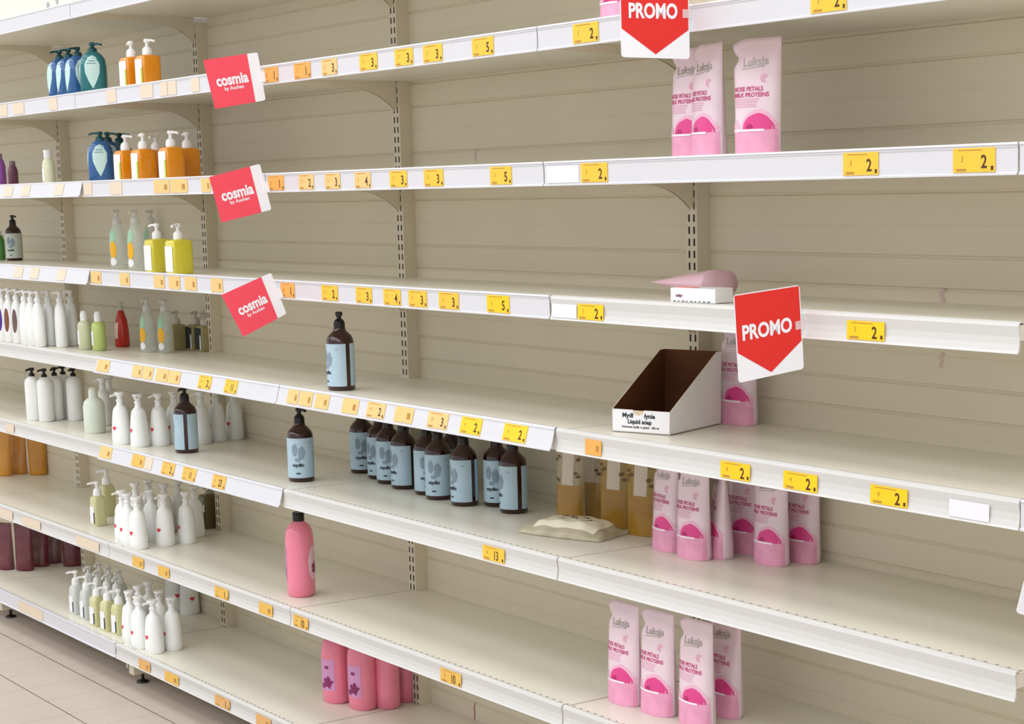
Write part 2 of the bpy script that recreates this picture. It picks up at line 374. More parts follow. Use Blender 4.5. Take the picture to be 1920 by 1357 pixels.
# ================================================================== PRICE TAGS
TAGS = {  # level: (bay, px left, px right, py, number, look)
 2: [(0, 0, 14, 205, '', 'F'), (0, 24, 45, 195, '', 'F'), (0, 92, 107, 184, '', 'F'), (1, 200, 218, 178, '', 'F'), (1, 264, 287, 170, '', 'F'), (1, 301, 314, 165, '', 'F'), (1, 316, 331, 163, '', 'F'), (1, 359, 374, 158, '', 'F'),
     (2, 495, 522, 138, '1', 'O'), (2, 552, 583, 133, '1', 'O'), (2, 604, 633, 128, '3', 'P'), (2, 675, 708, 116, '3', 'Y'), (2, 741, 775, 108, '3', 'Y'), (2, 794, 830, 100, '3', 'Y'), (2, 886, 926, 86, '5', 'Y'),
     (3, 1075, 1123, 62, '2', 'Y'), (3, 1521, 1588, 8, '2', 'Y')],
 3: [(0, 8, 24, 356, '', 'F'), (0, 41, 56, 356, '', 'F'), (0, 103, 119, 354, '', 'F'), (1, 158, 173, 352, '', 'F'), (1, 207, 229, 351, '', 'F'), (1, 289, 318, 348, '', 'P'), (1, 320, 352, 347, '', 'P'), (1, 378, 395, 346, '', 'P'),
     (2, 503, 533, 345, '1', 'O'), (2, 561, 589, 345, '2', 'P'), (2, 610, 639, 344, '3', 'P'), (2, 666, 696, 343, '4', 'P'), (2, 732, 764, 341, '3', 'Y'), (2, 796, 832, 340, '3', 'Y'), (2, 920, 960, 336, '5', 'Y'),
     (3, 1090, 1140, 330, '2', 'Y'), (3, 1582, 1648, 310, '2', 'Y'), (3, 1788, 1867, 300, '2', 'Y')],
 4: [(0, 28, 43, 508, '', 'F'), (0, 57, 73, 510, '', 'F'), (0, 108, 123, 513, '', 'F'), (1, 171, 190, 520, '', 'P'), (1, 225, 243, 522, '', 'P'), (1, 289, 309, 527, '', 'P'), (1, 317, 338, 529, '', 'P'), (1, 347, 369, 532, '', 'P'), (1, 396, 418, 536, '', 'P'),
     (2, 527, 553, 548, '1', 'O'), (2, 604, 634, 552, '2', 'Y'), (2, 668, 698, 557, '3', 'Y'), (2, 720, 752, 561, '4', 'Y'), (2, 767, 801, 565, '3', 'Y'), (2, 824, 861, 570, '3', 'Y'), (2, 914, 956, 577, '5', 'B'),
     (3, 1084, 1132, 588, '2', 'B'), (3, 1589, 1659, 621, '2', 'B')],
 5: [(1, 183, 205, 685, '', 'P'), (1, 249, 267, 695, '', 'P'), (1, 269, 287, 698, '', 'P'), (1, 293, 315, 702, '', 'P'), (1, 316, 338, 706, '', 'P'), (1, 373, 396, 716, '2', 'Y'), (1, 422, 445, 724, '11', 'Y'),
     (2, 540, 560, 742, '', 'P'), (2, 563, 586, 748, '', 'P'), (2, 592, 617, 753, '', 'P'), (2, 643, 672, 762, '', 'P'), (2, 689, 722, 770, '2', 'P'), (2, 741, 775, 778, '', 'P'), (2, 803, 840, 788, '3', 'P'), (2, 865, 903, 800, '2', 'B'), (2, 945, 988, 812, '2', 'B'),
     (3, 1098, 1128, 840, '', 'O'), (3, 1352, 1407, 880, '2', 'B'), (3, 1470, 1533, 903, '2', 'B'), (3, 1633, 1702, 930, '2', 'B')],
 6: [(0, 11, 26, 795, '', 'F'), (1, 188, 209, 845, '', 'P'), (1, 248, 270, 860, '', 'M'), (1, 272, 285, 865, '', 'F'), (1, 304, 327, 873, '2', 'M'), (1, 343, 367, 884, '11', 'M'), (1, 399, 423, 900, '23', 'M'), (2, 906, 946, 1035, '13', 'Y')],
 7: [(0, 0, 23, 955, '', 'F'), (0, 42, 75, 970, '', 'F'), (0, 144, 185, 1012, '', 'F'), (1, 249, 269, 1050, '', 'M'), (1, 297, 317, 1066, '', 'M'), (1, 403, 428, 1105, '1', 'M'), (1, 486, 511, 1138, '', 'M'), (2, 551, 578, 1165, '10', 'M'), (2, 827, 865, 1270, '10', 'M')],
 8: [(0, 36, 80, 1145, '', 'F'), (1, 261, 282, 1252, '', 'Q'), (1, 310, 335, 1275, '', 'M'), (1, 404, 431, 1320, '1', 'Q'), (1, 481, 508, 1352, '', 'Q')],
}
YELM = mat('tag_muted', 'E3B552', .45, var=.10, scale=60); ORGM = mat('tag_muted_orange', 'DDAA66', .45, var=.08, scale=60)
LOOK = {'M': (YELM, 'muted yellow'), 'Q': (ORGM, 'muted orange'), 'F': (YELF, 'pale faded'), 'P': (YELP, 'washed-out yellow'), 'Y': (YEL, 'yellow'), 'B': (YELB, 'bright yellow'), 'O': (ORG, 'orange')}
NTH = ['leftmost', 'second from left', 'third from left', 'fourth from left', 'fifth from left', 'sixth from left', 'seventh from left', 'eighth from left', 'ninth from left', 'tenth from left',
       'eleventh from left', 'twelfth from left', 'thirteenth from left', 'fourteenth from left', 'fifteenth from left', 'sixteenth from left', 'seventeenth from left', 'eighteenth from left', 'nineteenth from left', 'twentieth from left']
TX = {}
def txt(*a, **k):
    key = (a, tuple(sorted(k.items())))
    if key not in TX: TX[key] = text_geo(*a, **k)
    return TX[key]
for l, lst in TAGS.items():
    for i, (k, a0, a1, b, num, lk) in enumerate(lst):
        p0, p1 = tag_plane(STYLE[(l, k)], l)
        ym = (p0[0]+p1[0])/2
        x0 = on_y(a0, b, ym).x; x1 = on_y(a1, b, ym).x; w_ = x1-x0; xc = (x0+x1)/2
        H = math.hypot(p1[0]-p0[0], p1[1]-p0[1])*.96
        uy, uz = (p0[0]-p1[0])/math.hypot(p1[0]-p0[0], p1[1]-p0[1]), (p0[1]-p1[1])/math.hypot(p1[0]-p0[0], p1[1]-p0[1])
        ny, nz = -uz, uy
        cy, cz = ym, (p0[1]+p1[1])/2
        def F(x, z, h=.0016): return (x, uy*z+ny*h, uz*z+nz*h)
        mb = MB()
        hw, hh = w_/2, H/2
        vs = [F(-hw, -hh, .0016), F(hw, -hh, .0016), F(hw, hh, .0016), F(-hw, hh, .0016), F(-hw, -hh, .0006), F(hw, -hh, .0006), F(hw, hh, .0006), F(-hw, hh, .0006)]
        mb.add(vs, [(0, 1, 2, 3), (7, 6, 5, 4), (0, 4, 5, 1), (1, 5, 6, 2), (2, 6, 7, 3), (3, 7, 4, 0)], 0)
        if num:
            sx = min(1, w_*.5/(.021*.55*len(num)))
            put_geo(mb, txt(num, .030, .0006, round(.85 if len(num) == 1 else .7, 2)), lambda x, z: F(x, z, .0019), 1, dx=w_*.24 if len(num) == 1 else w_*.12, dz=-.004)
            put_geo(mb, txt('3' if l < 5 else '4', .013), lambda x, z: F(x, z, .0019), 2, dx=-w_*.28, dz=.001)
            put_geo(mb, rect_geo(-w_*.38, w_*.2, hh-.0045, hh-.003, 1, 1), lambda x, z: F(x, z, .0019), 2)
            put_geo(mb, rect_geo(w_*.40, w_*.46, -hh+.003, -hh+.010, 1, 1), lambda x, z: F(x, z, .0019), 1)
            put_geo(mb, rect_geo(-w_*.42, -w_*.18, -hh+.002, -hh+.006, 1, 1), lambda x, z: F(x, z, .0019), 2)
        elif lk != 'F':
            put_geo(mb, rect_geo(w_*.18, w_*.36, -hh*.5, hh*.3, 1, 1), lambda x, z: F(x, z, .0019), 2)
        m_, adj = LOOK[lk]
        o = link('price_tag', mb.build('price_tag', [m_, INK, mat('ink_faint', 'B5853A', .6)])); o.location = (xc, cy, cz)
        lab = '%s price tag%s, %s on the %s shelf rail' % (adj, (' reading ' + num) if num else '', NTH[i], ORD[l-1])
        tag(o, lab, 'price tag', 'price tags on the %s rail' % ORD[l-1])
# ================================================================== SIGNS
RED = mat('promo_red', 'DF2419', .35, var=.02); CORAL = mat('coral_sign', 'F24A5C', .35, var=.03); SIGNW = mat('sign_white', 'F0EFF3', .35, var=.01)
CLIP = clear_mat('clear_clip', 'F4DCDC', .5, .1)
def sign(name, l, px, xr, nz_az, label, kind):
    """flag clipped to the rail: px = its corners TL, TR, BR, BL; xr = pixel where it meets the rail"""
    hit = on_y(xr[0], xr[1], -DEP[l-1]-.010)
    n = Vector((math.cos(nz_az), math.sin(nz_az), 0))
    q = [on_plane(a, b, hit, n) for a, b in px]; TL, TR, BR, BL = q
    root = thing(name, label, 'sign', hit)
    def P(s, t, h=0):           # s 0..1 left to right, t 0..1 top to bottom
        a = TL.lerp(TR, s); b = BL.lerp(BR, s); return tuple(a.lerp(b, t) + n*h - hit)
    mb = MB(); N = 5
    # rounded corner outline
    r = .045; ra = r; rb = r*.8
    out = []
    for cx, cy, a0 in ((1-ra, rb, -PI/2), (1-ra, 1-rb, 0), (ra, 1-rb, PI/2), (ra, rb, PI)):
        for i in range(N):
            a = a0+PI/2*i/(N-1); out.append((cx+ra*math.cos(a), cy+rb*math.sin(a)))
    m = len(out); v = [P(s, t, .0006) for s, t in out] + [P(s, t, -.0006) for s, t in out]
    mb.add(v, [tuple(range(m))[::-1], tuple(range(m, 2*m))] + [(i, (i+1) % m, m+(i+1) % m, m+i) for i in range(m)], 0)
    pan = link('sign_panel', mb.build('sign_panel', [SIGNW]), root)
    L = (TR-TL).length; Hh = (BL-TL).length
    fb = MB(); le = MB()
    if kind == 'promo':
        pts = [(.012, .012), (.985, .012), (.985, .66), (.50, .955), (.012, .66)]
        fb.add([P(s, t, .0012) for s, t in pts], [(4, 3, 2, 1, 0)], 0)
        g = txt('PROMO', .038, .0013, .74)
        put_geo(le, g, lambda x, z: P(.47+x/L, .455-z/Hh, .0018), 0)
        cl = MB(); cl.add([P(.90, .42, .003), P(1.03, .42, .003), P(1.03, .52, .003), P(.90, .52, .003), P(.90, .42, .002), P(1.03, .42, .002), P(1.03, .52, .002), P(.90, .52, .002)],
                          [(3, 2, 1, 0), (4, 5, 6, 7), (0, 1, 5, 4), (1, 2, 6, 5), (2, 3, 7, 6), (3, 0, 4, 7)], 0)
    else:
        pts = [(-.002, -.002), (.80, -.002), (.80, 1.002), (-.002, 1.002)]
        fb.add([P(s, t, .0012) for s, t in pts], [(3, 2, 1, 0)], 0)
        put_geo(le, txt('cosmia', .040, .0014, .80), lambda x, z: P(.44+x/L, .47-z/Hh, .0018), 0)
        put_geo(le, txt('by Auchan', .013, .0003), lambda x, z: P(.45+x/L, .64-z/Hh, .0018), 0)
        cl = MB(); cl.add([P(.97, .40, .003), P(1.06, .40, .003), P(1.06, .62, .003), P(.97, .62, .003), P(.97, .40, -.001), P(1.06, .40, -.001), P(1.06, .62, -.001), P(.97, .62, -.001)],
                          [(3, 2, 1, 0), (4, 5, 6, 7), (0, 1, 5, 4), (1, 2, 6, 5), (2, 3, 7, 6), (3, 0, 4, 7)], 0)
    link('colour_field', fb.build('colour_field', [RED if kind == 'promo' else CORAL]), root)
    link('lettering', le.build('lettering', [SIGNW]), root)
    link('clip', cl.build('clip', [CLIP if kind == 'promo' else SIGNW]), root)
AZ = -.40; AZ2 = -.30
sign('promo_sign', 4, [(1375, 553), (1499, 534), (1507, 691), (1385, 718)], (1503, 620), AZ, 'red and white PROMO flag sign on the fourth shelf rail, above the pink pouches', 'promo')
sign('promo_sign', 2, [(1161, -52), (1291, -50), (1293, 111), (1165, 107)], (1292, 40), AZ, 'red PROMO flag sign cut off by the top edge, on the second rail', 'promo')
sign('promo_sign', 5, [(1945, 992), (2068, 1030), (2028, 1190), (1905, 1148)], (2050, 1090), AZ, 'white corner of a flag sign at the right edge of the photo', 'promo')
sign('brand_sign', 2, [(381, 113), (483, 98), (498, 188), (403, 204)], (497, 140), AZ2, 'coral cosmia flag sign on the second shelf rail, topmost of the three', 'brand')
sign('brand_sign', 3, [(392, 332), (487, 307), (509, 393), (415, 417)], (505, 345), AZ2, 'coral cosmia flag sign on the third shelf rail, middle of the three', 'brand')
sign('brand_sign', 4, [(415, 553), (508, 511), (537, 588), (456, 631)], (528, 545), AZ2, 'coral cosmia flag sign on the fourth shelf rail, lowest of the three', 'brand')
# ITEMS
# ================================================================== PRODUCTS
def conv(h): return h
def interp(tab, z):
    if z <= tab[0][0]: return tab[0][1]
    for a, b in zip(tab, tab[1:]):
        if z <= b[0]:
            t = (z-a[0])/(b[0]-a[0] or 1); return a[1]+(b[1]-a[1])*t
    return tab[-1][1]
def wrap(rx, ry, az, h=.0006):          # decals on an elliptical / round body
    def f(x, z):
        r1 = rx(z) if callable(rx) else rx; r2 = ry(z) if callable(ry) else ry
        rr = (r1+r2)/2; a = az+x/rr
        return ((r1+h)*math.cos(a), (r2+h)*math.sin(a), z)
    return f
def pump_mb(z0, rc=.014, hc=.018, stem=.006, hs=.020, nozzle=.030, nz_az=-PI/2, dome=True, head=.010):
    mb = MB()
    secs = [(z0, rc, rc), (z0+hc*.55, rc, rc), (z0+hc*.8, rc*.86, rc*.86), (z0+hc, rc*.5, rc*.5)] if dome else [(z0, rc, rc), (z0+hc, rc, rc), (z0+hc+.0005, rc*.6, rc*.6)]
    mb.loft(secs, 18)
    z1 = z0+hc; mb.loft([(z1-.001, stem, stem), (z1+hs, stem, stem)], 12)
    z2 = z1+hs; mb.loft([(z2-.002, head*.8, head*.8), (z2+.001, head, head), (z2+.007, head, head), (z2+.0095, head*.75, head*.75)], 14)
    ca, sa = math.cos(nz_az), math.sin(nz_az); L = nozzle; wv = .0045
    pts = []
    for t, ww, zz in ((0, .0065, .0015), (.6, .0050, .0010), (1, .0035, -.0025)):
        for sx, sz_ in ((-1, 0), (1, 0), (1, 1), (-1, 1)):
            d = L*t; o = sx*ww
            pts.append((ca*d-sa*o, sa*d+ca*o, z2+zz+sz_*.0062))
    fs = [(0, 1, 2, 3)[::-1], (8, 9, 10, 11)]
    for k in (0, 4):
        for i in range(4): fs.append((k+i, k+(i+1) % 4, k+4+(i+1) % 4, k+4+i))
    mb.add(pts, fs, 0); return mb
AMB = mat('amber_brown_glass', '34100C', .14, trans=.15, var=.1, coat=.5)
BLUEL = mat('pale_blue_label', 'B4CEDC', .5, var=.03)
PRINT = mat('grey_blue_print', '8A9DAC', .6, var=.35, scale=260)
INKD = mat('ink_dark', '2B3238', .6)
def amber_proto(label_mat=BLUEL, nm='amber', s=1):
    R = .038
    prof = [(0, R*.93), (.004, R), (.125, R), (.137, R*.97), (.147, R*.86), (.156, R*.64), (.162, R*.46), (.170, R*.42)]
    body = MB().loft([(z, r, r) for z, r in prof], 36).build('bottle_body', [AMB])
    lab = MB(); a0, a1 = math.radians(10), math.radians(352); n = 48; v = []; f = []
    for i in range(n+1):
        a = a0+(a1-a0)*i/n
        for z in (.0125, .128):
            v.append(((R+.0005)*math.cos(a), (R+.0005)*math.sin(a), z))
    f = [(2*i, 2*i+2, 2*i+3, 2*i+1) for i in range(n)]
    lab.add(v, f, 0, True)
    W_ = wrap(R, R, math.radians(-100), .0011)
    put_geo(lab, ellipse_geo(-.009, .094, .0085, .018, wob=.06), W_, 1); put_geo(lab, ellipse_geo(.011, .086, .010, .019, wob=.06), W_, 1)
    put_geo(lab, ellipse_geo(.0, .066, .009, .006, wob=.2), W_, 1)
    put_geo(lab, txt('mydło', .0135, .0006), W_, 2, dz=.050); put_geo(lab, rect_geo(-.006, .006, .024, .028, 3, 1), W_, 2)
    W2 = wrap(R, R, math.radians(-45), .0011)
    put_geo(lab, rect_geo(-.006, .004, .112, .114, 3, 1), W2, 1)
    lb = lab.build('label', [label_mat, PRINT, INKD])
    mb = pump_mb(.168, .0155, .026, .0062, .010, .026, math.radians(-40)); pm = mb.build('pump', [BLACK])
    return ('pump_bottle', 'soap bottle', 'brown pump bottles with pale blue labels', [('bottle_body', body), ('label', lb), ('pump', pm)])
AMBER = amber_proto()
FROST = mat('frosted_white_bottle', 'F3F5F3', .28, var=.01, sss=.1)
FROSTG = mat('milky_green_bottle', 'E0E8DA', .3, var=.04, sss=.15)
HEART = mat('red_heart', 'E03B46', .5, var=.02)
def heart_geo(r):
    v = []
    for i in range(28):
        t = 2*PI*i/28; v.append((r/16*16*math.sin(t)**3, r/16*(13*math.cos(t)-5*math.cos(2*t)-2*math.cos(3*t)-math.cos(4*t))))
    return v, [tuple(range(28))]
def flared_proto(nozz, heart=True, bodym=FROST, nm='flared'):
    tab = [(0, .034), (.004, .0365), (.03, .0362), (.08, .0335), (.115, .0295), (.128, .0262), (.136, .0205), (.141, .0135), (.150, .0118), (.158, .0115)]
    body = MB().loft([(z, r, r*.9) for z, r in tab], 30).build('bottle_body', [bodym])
    parts = [('bottle_body', body)]
    if heart:
        mb = MB(); Wf = wrap(lambda z: interp(tab, z), lambda z: interp(tab, z)*.9, math.radians(-86), .0008)
        put_geo(mb, heart_geo(.0092), Wf, 0, dz=.060)
        parts.append(('heart_print', mb.build('heart_print', [HEART]), 'small red heart'))
    p = pump_mb(.156, .0130, .010, .0075, .010, .036, nozz, head=.0135)
    p.loft([(.160, .008, .008), (.170, .0095, .0095), (.180, .0165, .0165), (.187, .0190, .0190), (.189, .0175, .0175)], 18); p = p.build('pump', [WHITE])
    parts.append(('pump', p)); return ('pump_bottle', 'soap bottle', 'white flared pump bottles', parts)
FL = [flared_proto(math.radians(a)) for a in (-100, -35, 160)]
def black_pump_white():
    tab = [(0, .024), (.004, .0285), (.142, .0285), (.156, .025), (.163, .016), (.168, .010)]
    body = MB().loft([(z, r, r*1.0) for z, r in tab], 26).build('bottle_body', [FROST])
    p = pump_mb(.166, .011, .014, .005, .010, .026, math.radians(-60)).build('pump', [BLACK])
    return ('pump_bottle', 'soap bottle', 'white bottles with black pumps', [('bottle_body', body), ('pump', p, 'black pump')])
BPW = black_pump_white()
def round_bottle():
    tab = [(0, .034), (.005, .038), (.095, .038), (.112, .034), (.122, .024), (.127, .016), (.130, .0145)]
    body = MB().loft([(z, r, r) for z, r in tab], 30).build('bottle_body', [FROSTG])
    c = MB().loft([(.129, .0165, .0165), (.150, .0165, .0165), (.158, .014, .014), (.162, .008, .008)], 20).build('cap', [FROSTG])
    return ('capped_bottle', 'soap bottle', 'rounded milky bottle', [('bottle_body', body), ('cap', c)])
RND = round_bottle()
def tall_white(col=None, nm=''):
    tab = [(0, .024), (.004, .029), (.10, .0285), (.135, .025), (.150, .019), (.157, .013), (.162, .012)]
    body = MB().loft([(z, r, r*.72) for z, r in tab], 28).build('bottle_body', [FROST])
    parts = [('bottle_body', body)]
    if col:
        mb = MB(); put_geo(mb, ellipse_geo(0, .082, .012, .044), wrap(lambda z: interp(tab, z), lambda z: interp(tab, z)*.72, math.radians(-62), .0007), 0)
        parts.append(('oval_label', mb.build('oval_label', [col])))
    p = pump_mb(.160, .0125, .018, .006, .012, .026, math.radians(-120)).build('pump', [WHITE])
    parts.append(('pump', p)); return ('pump_bottle', 'soap bottle', 'tall white pump bottles', parts)
PURPLE = mat('deep_purple_label', '4A2A8C', .5); BROWNL = mat('brown_label', '7A4A3A', .5, var=.2, scale=90); TAUPE = mat('taupe_label', '6B5450', .5, var=.2, scale=90)
TW = [tall_white(PURPLE), tall_white(BROWNL), tall_white(TAUPE), tall_white()]
def square_bottle(liquid, labelm, edge, hb=.10, wx=.030, wy=.032, nozz=-90, group='', pump=True, labelh=(.008, .088), ph=.052, rc=.016, pm=WHITE, lw=.85, n=7, sh=.008):
    body = MB().loft([(0, wx*.93, wy*.93, n), (.003, wx, wy, n), (hb-sh, wx, wy, n), (hb-sh*.25, wx*.92, wy*.92, n*.8), (hb, wx*.74, wy*.74, max(2.2, n*.6)), (hb+.003, .013, .013, 2)], 40).build('bottle_body', [liquid])
    parts = [('bottle_body', body)]
    if labelm:
        lb = MB(); z0, z1 = labelh
        fn = lambda x, z: (x, -wy-.0006, z)
        fn2 = lambda x, z: (x, -wy-.0011, z)
        put_geo(lb, rect_geo(-wx*lw, wx*lw, z0, z1, 1, 1), fn, 0)
        if edge: put_geo(lb, rect_geo(wx*lw*.55, wx*lw, z0, z1*.7, 1, 1), fn2, 1)
        parts.append(('label', lb.build('label', [labelm, edge or labelm])))
    if pump: parts.append(('pump', pump_mb(hb+.001, rc, ph*.5, .0055, ph*.28, .034, math.radians(nozz)).build('pump', [pm])))
    return ('pump_bottle', 'soap bottle', group, parts)
ORL = mat('orange_liquid_soap', 'F2991A', .15, trans=.15, var=.1, coat=.4); GRNE = mat('leaf_green_print', 'B8C838', .5); LBLW = mat('white_label', 'EFEFF2', .5, var=.02)
YLQ = mat('yellow_liquid_soap', 'E6DA42', .15, trans=.15, var=.06, coat=.4); PYL = mat('pale_yellow_soap', 'E4E1AC', .18, trans=.2, var=.06, coat=.3)
LIME = mat('lime_liquid_soap', 'D2E487', .18, trans=.2, var=.08, coat=.3); PLIME = mat('pale_lime_soap', 'E2E7C2', .18, trans=.2, var=.05, coat=.3)
OLV = mat('olive_liquid', 'B5AB78', .18, trans=.2, var=.1); DOLV = mat('dark_olive_liquid', '7A6C42', .15, trans=.3, var=.1)
ORB = [square_bottle(ORL, LBLW, GRNE, nozz=a, group='orange soap pump bottles') for a in (20, 175, -60)]
YLB = [square_bottle(YLQ, LBLW, None, hb=.108, wx=.031, wy=.036, nozz=a, group='yellow soap pump bottles') for a in (-160, -60)]
OLB = square_bottle(OLV, None, None, hb=.095, wx=.028, wy=.030, nozz=-60, group='dull olive bottles at the back', pm=mat('dull_cap', 'CFCBBF', .4))
OLC = square_bottle(OLV, INKD, LBLW, hb=.095, wx=.028, wy=.030, nozz=-60, group='dull olive bottles at the back', pm=mat('dull_cap', 'CFCBBF', .4))
DOB = square_bottle(DOLV, LBLW, INKD, hb=.12, wx=.030, wy=.034, nozz=-60, group='', pump=True, ph=.03, pm=clear_mat('dull_clear_cap', 'B9B29C', .6))
PYB = square_bottle(PYL, LBLW, INKD, hb=.108, wx=.022, wy=.024, nozz=-120, group='pale yellow pump bottles', rc=.015, ph=.055, n=4.5, sh=.018, lw=.7, labelh=(.010, .072))
CLW = square_bottle(mat('milky_clear_soap', 'EEF3EE', .2, trans=.35, var=.03), LBLW, INKD, hb=.108, wx=.022, wy=.024, nozz=-130, group='milky clear pump bottles', rc=.015, ph=.055, n=3.4, sh=.022, lw=.62, labelh=(.010, .070))
CLW2 = square_bottle(mat('milky_clear_soap', 'EEF3EE', .2), LBLW, INKD, hb=.108, wx=.022, wy=.024, nozz=-60, group='milky clear pump bottles', rc=.015, ph=.055, n=3.4, sh=.022, lw=.62, labelh=(.010, .070))
def capped(bodym, capm, tab, capt, group, ry=1, labelm=None, lab=None, az=-75, name='capped_bottle'):
    body = MB().loft([(z, r, r*ry) for z, r in tab], 28).build('bottle_body', [bodym])
    parts = [('bottle_body', body)]
    if labelm:
        mb = MB(); put_geo(mb, rect_geo(-lab[0], lab[0], lab[1], lab[2], 8, 3), wrap(lambda z: interp(tab, z), lambda z: interp(tab, z)*ry, math.radians(az), .0008), 0)
        parts.append(('label', mb.build('label', [labelm])))
    parts.append(('cap', MB().loft([(z, r, r) for z, r in capt], 20).build('cap', [capm])))
    return (name, 'soap bottle', group, parts)
def limes(m): return capped(m, WHITE, [(0, .022), (.004, .027), (.085, .027), (.096, .024), (.102, .015), (.105, .012)], [(.103, .0135), (.128, .0135), (.134, .010), (.138, .0098)], 'lime soap bottles with white caps', .9, LBLW, (.012, .02, .07), -100)
LIMES = [limes(PLIME), limes(LIME)]
CREAMB = capped(mat('cream_yellow_bottle', 'E4E4C6', .25, var=.03), WHITE, [(0, .021), (.004, .0255), (.07, .0255), (.085, .023), (.095, .015), (.098, .013)], [(.096, .0145), (.116, .0145), (.120, .017), (.125, .015)], 'cream bottle', .85, LBLW, (.012, .015, .06), -95)
RSB = capped(mat('red_soap_bottle', 'CF2C1A', .18, trans=.15, var=.08, coat=.4), clear_mat('pale_pump_cap', 'D7DED2', .55), [(0, .024), (.004, .0285), (.05, .027), (.09, .0225), (.11, .0165), (.12, .013), (.128, .010)],
             [(.126, .012), (.138, .012), (.140, .006), (.150, .006), (.152, .014), (.157, .012)], 'red soap bottle', .9, mat('red_bottle_label', 'E6C8BE', .5), (.008, .03, .085), -75)
PURB = capped(mat('purple_bottle', '8C4A9C', .25, var=.08), mat('dusky_cap', '8C7A88', .4), [(0, .022), (.004, .027), (.08, .026), (.10, .02), (.11, .012)], [(.108, .012), (.125, .012), (.13, .009)], 'purple bottle', .8)
MAUB = capped(mat('mauve_bottle', '7A4A60', .3, var=.1), mat('dusky_cap', '8C7A88', .4), [(0, .02), (.004, .024), (.065, .024), (.08, .018), (.088, .012)], [(.086, .012), (.10, .012), (.104, .009)], 'mauve bottle', .8)
GRB = capped(mat('green_bottle', '4E8C3E', .25, var=.08), WHITE, [(0, .022), (.004, .026), (.08, .025), (.10, .016)], [(.10, .012), (.12, .012)], 'green bottle', .8)
DARKB = amber_proto(mat('pale_green_label', 'C9D2C8', .5, var=.03), 'dark'); DARKB = (DARKB[0], DARKB[1], 'dark bottle with pale green label', DARKB[3])
PINKL = mat('pink_liquid_soap', 'F88CA6', .22, trans=.05, var=.05, sss=.2, coat=.3); LILAC = mat('lilac_label', 'D79ACB', .4, var=.06, alpha=1); PLUM = mat('plum_print', '8A2A62', .5, var=.3, scale=200); PEAR = mat('pearl_label', 'EBC3D2', .35, var=.04)
def pink_bottle():
    tab = [(0, .040), (.006, .0475), (.05, .0485), (.165, .0485), (.190, .046), (.207, .038), (.216, .026), (.221, .017), (.226, .016)]
    ry = .86
    body = MB().loft([(z, r, r*ry) for z, r in tab], 40).build('bottle_body', [PINKL])
    mb = MB(); Wf = wrap(lambda z: interp(tab, z), lambda z: interp(tab, z)*ry, math.radians(-95), .0008); Wb = wrap(lambda z: interp(tab, z), lambda z: interp(tab, z)*ry, math.radians(-95), .0014)
    put_geo(mb, rect_geo(-.028, .028, .045, .150, 12, 2), Wf, 0)
    put_geo(mb, ellipse_geo(.004, .073, .016, .018, wob=.22), Wb, 1); put_geo(mb, ellipse_geo(-.014, .060, .009, .009, wob=.3), Wb, 1)
    put_geo(mb, rect_geo(-.006, .008, .118, .128, 4, 1), Wb, 1)
    lb = mb.build('front_label', [LILAC, PLUM])
    m2 = MB(); Wg = wrap(lambda z: interp(tab, z), lambda z: interp(tab, z)*ry, math.radians(70), .0008); Wh = wrap(lambda z: interp(tab, z), lambda z: interp(tab, z)*ry, math.radians(70), .0014)
    put_geo(m2, ellipse_geo(0, .10, .022, .052), Wg, 0); put_geo(m2, ellipse_geo(.004, .085, .012, .016, wob=.25), Wh, 1)
    bl = m2.build('back_label', [PEAR, PLUM])
    cp = MB().loft([(.222, .0175, .0175), (.246, .0175, .0175), (.248, .016, .016)], 24).build('cap', [BLACK])
    return ('capped_bottle', 'soap bottle', 'large pink soap bottles', [('bottle_body', body), ('front_label', lb), ('back_label', bl), ('cap', cp, 'black screw cap')])
PNK = pink_bottle()
TEALM = mat('teal_bottle', '1F6F74', .25, var=.08, coat=.3); TEALB = mat('blue_teal_bottle', '2F5F96', .25, var=.08, coat=.3); TEALC = mat('dark_teal_pump', '0F4A50', .3); MINT = mat('mint_leaf_label', 'BFDDD8', .35, var=.05); GREYP = mat('teal_grey_print', '6C9A9C', .5)
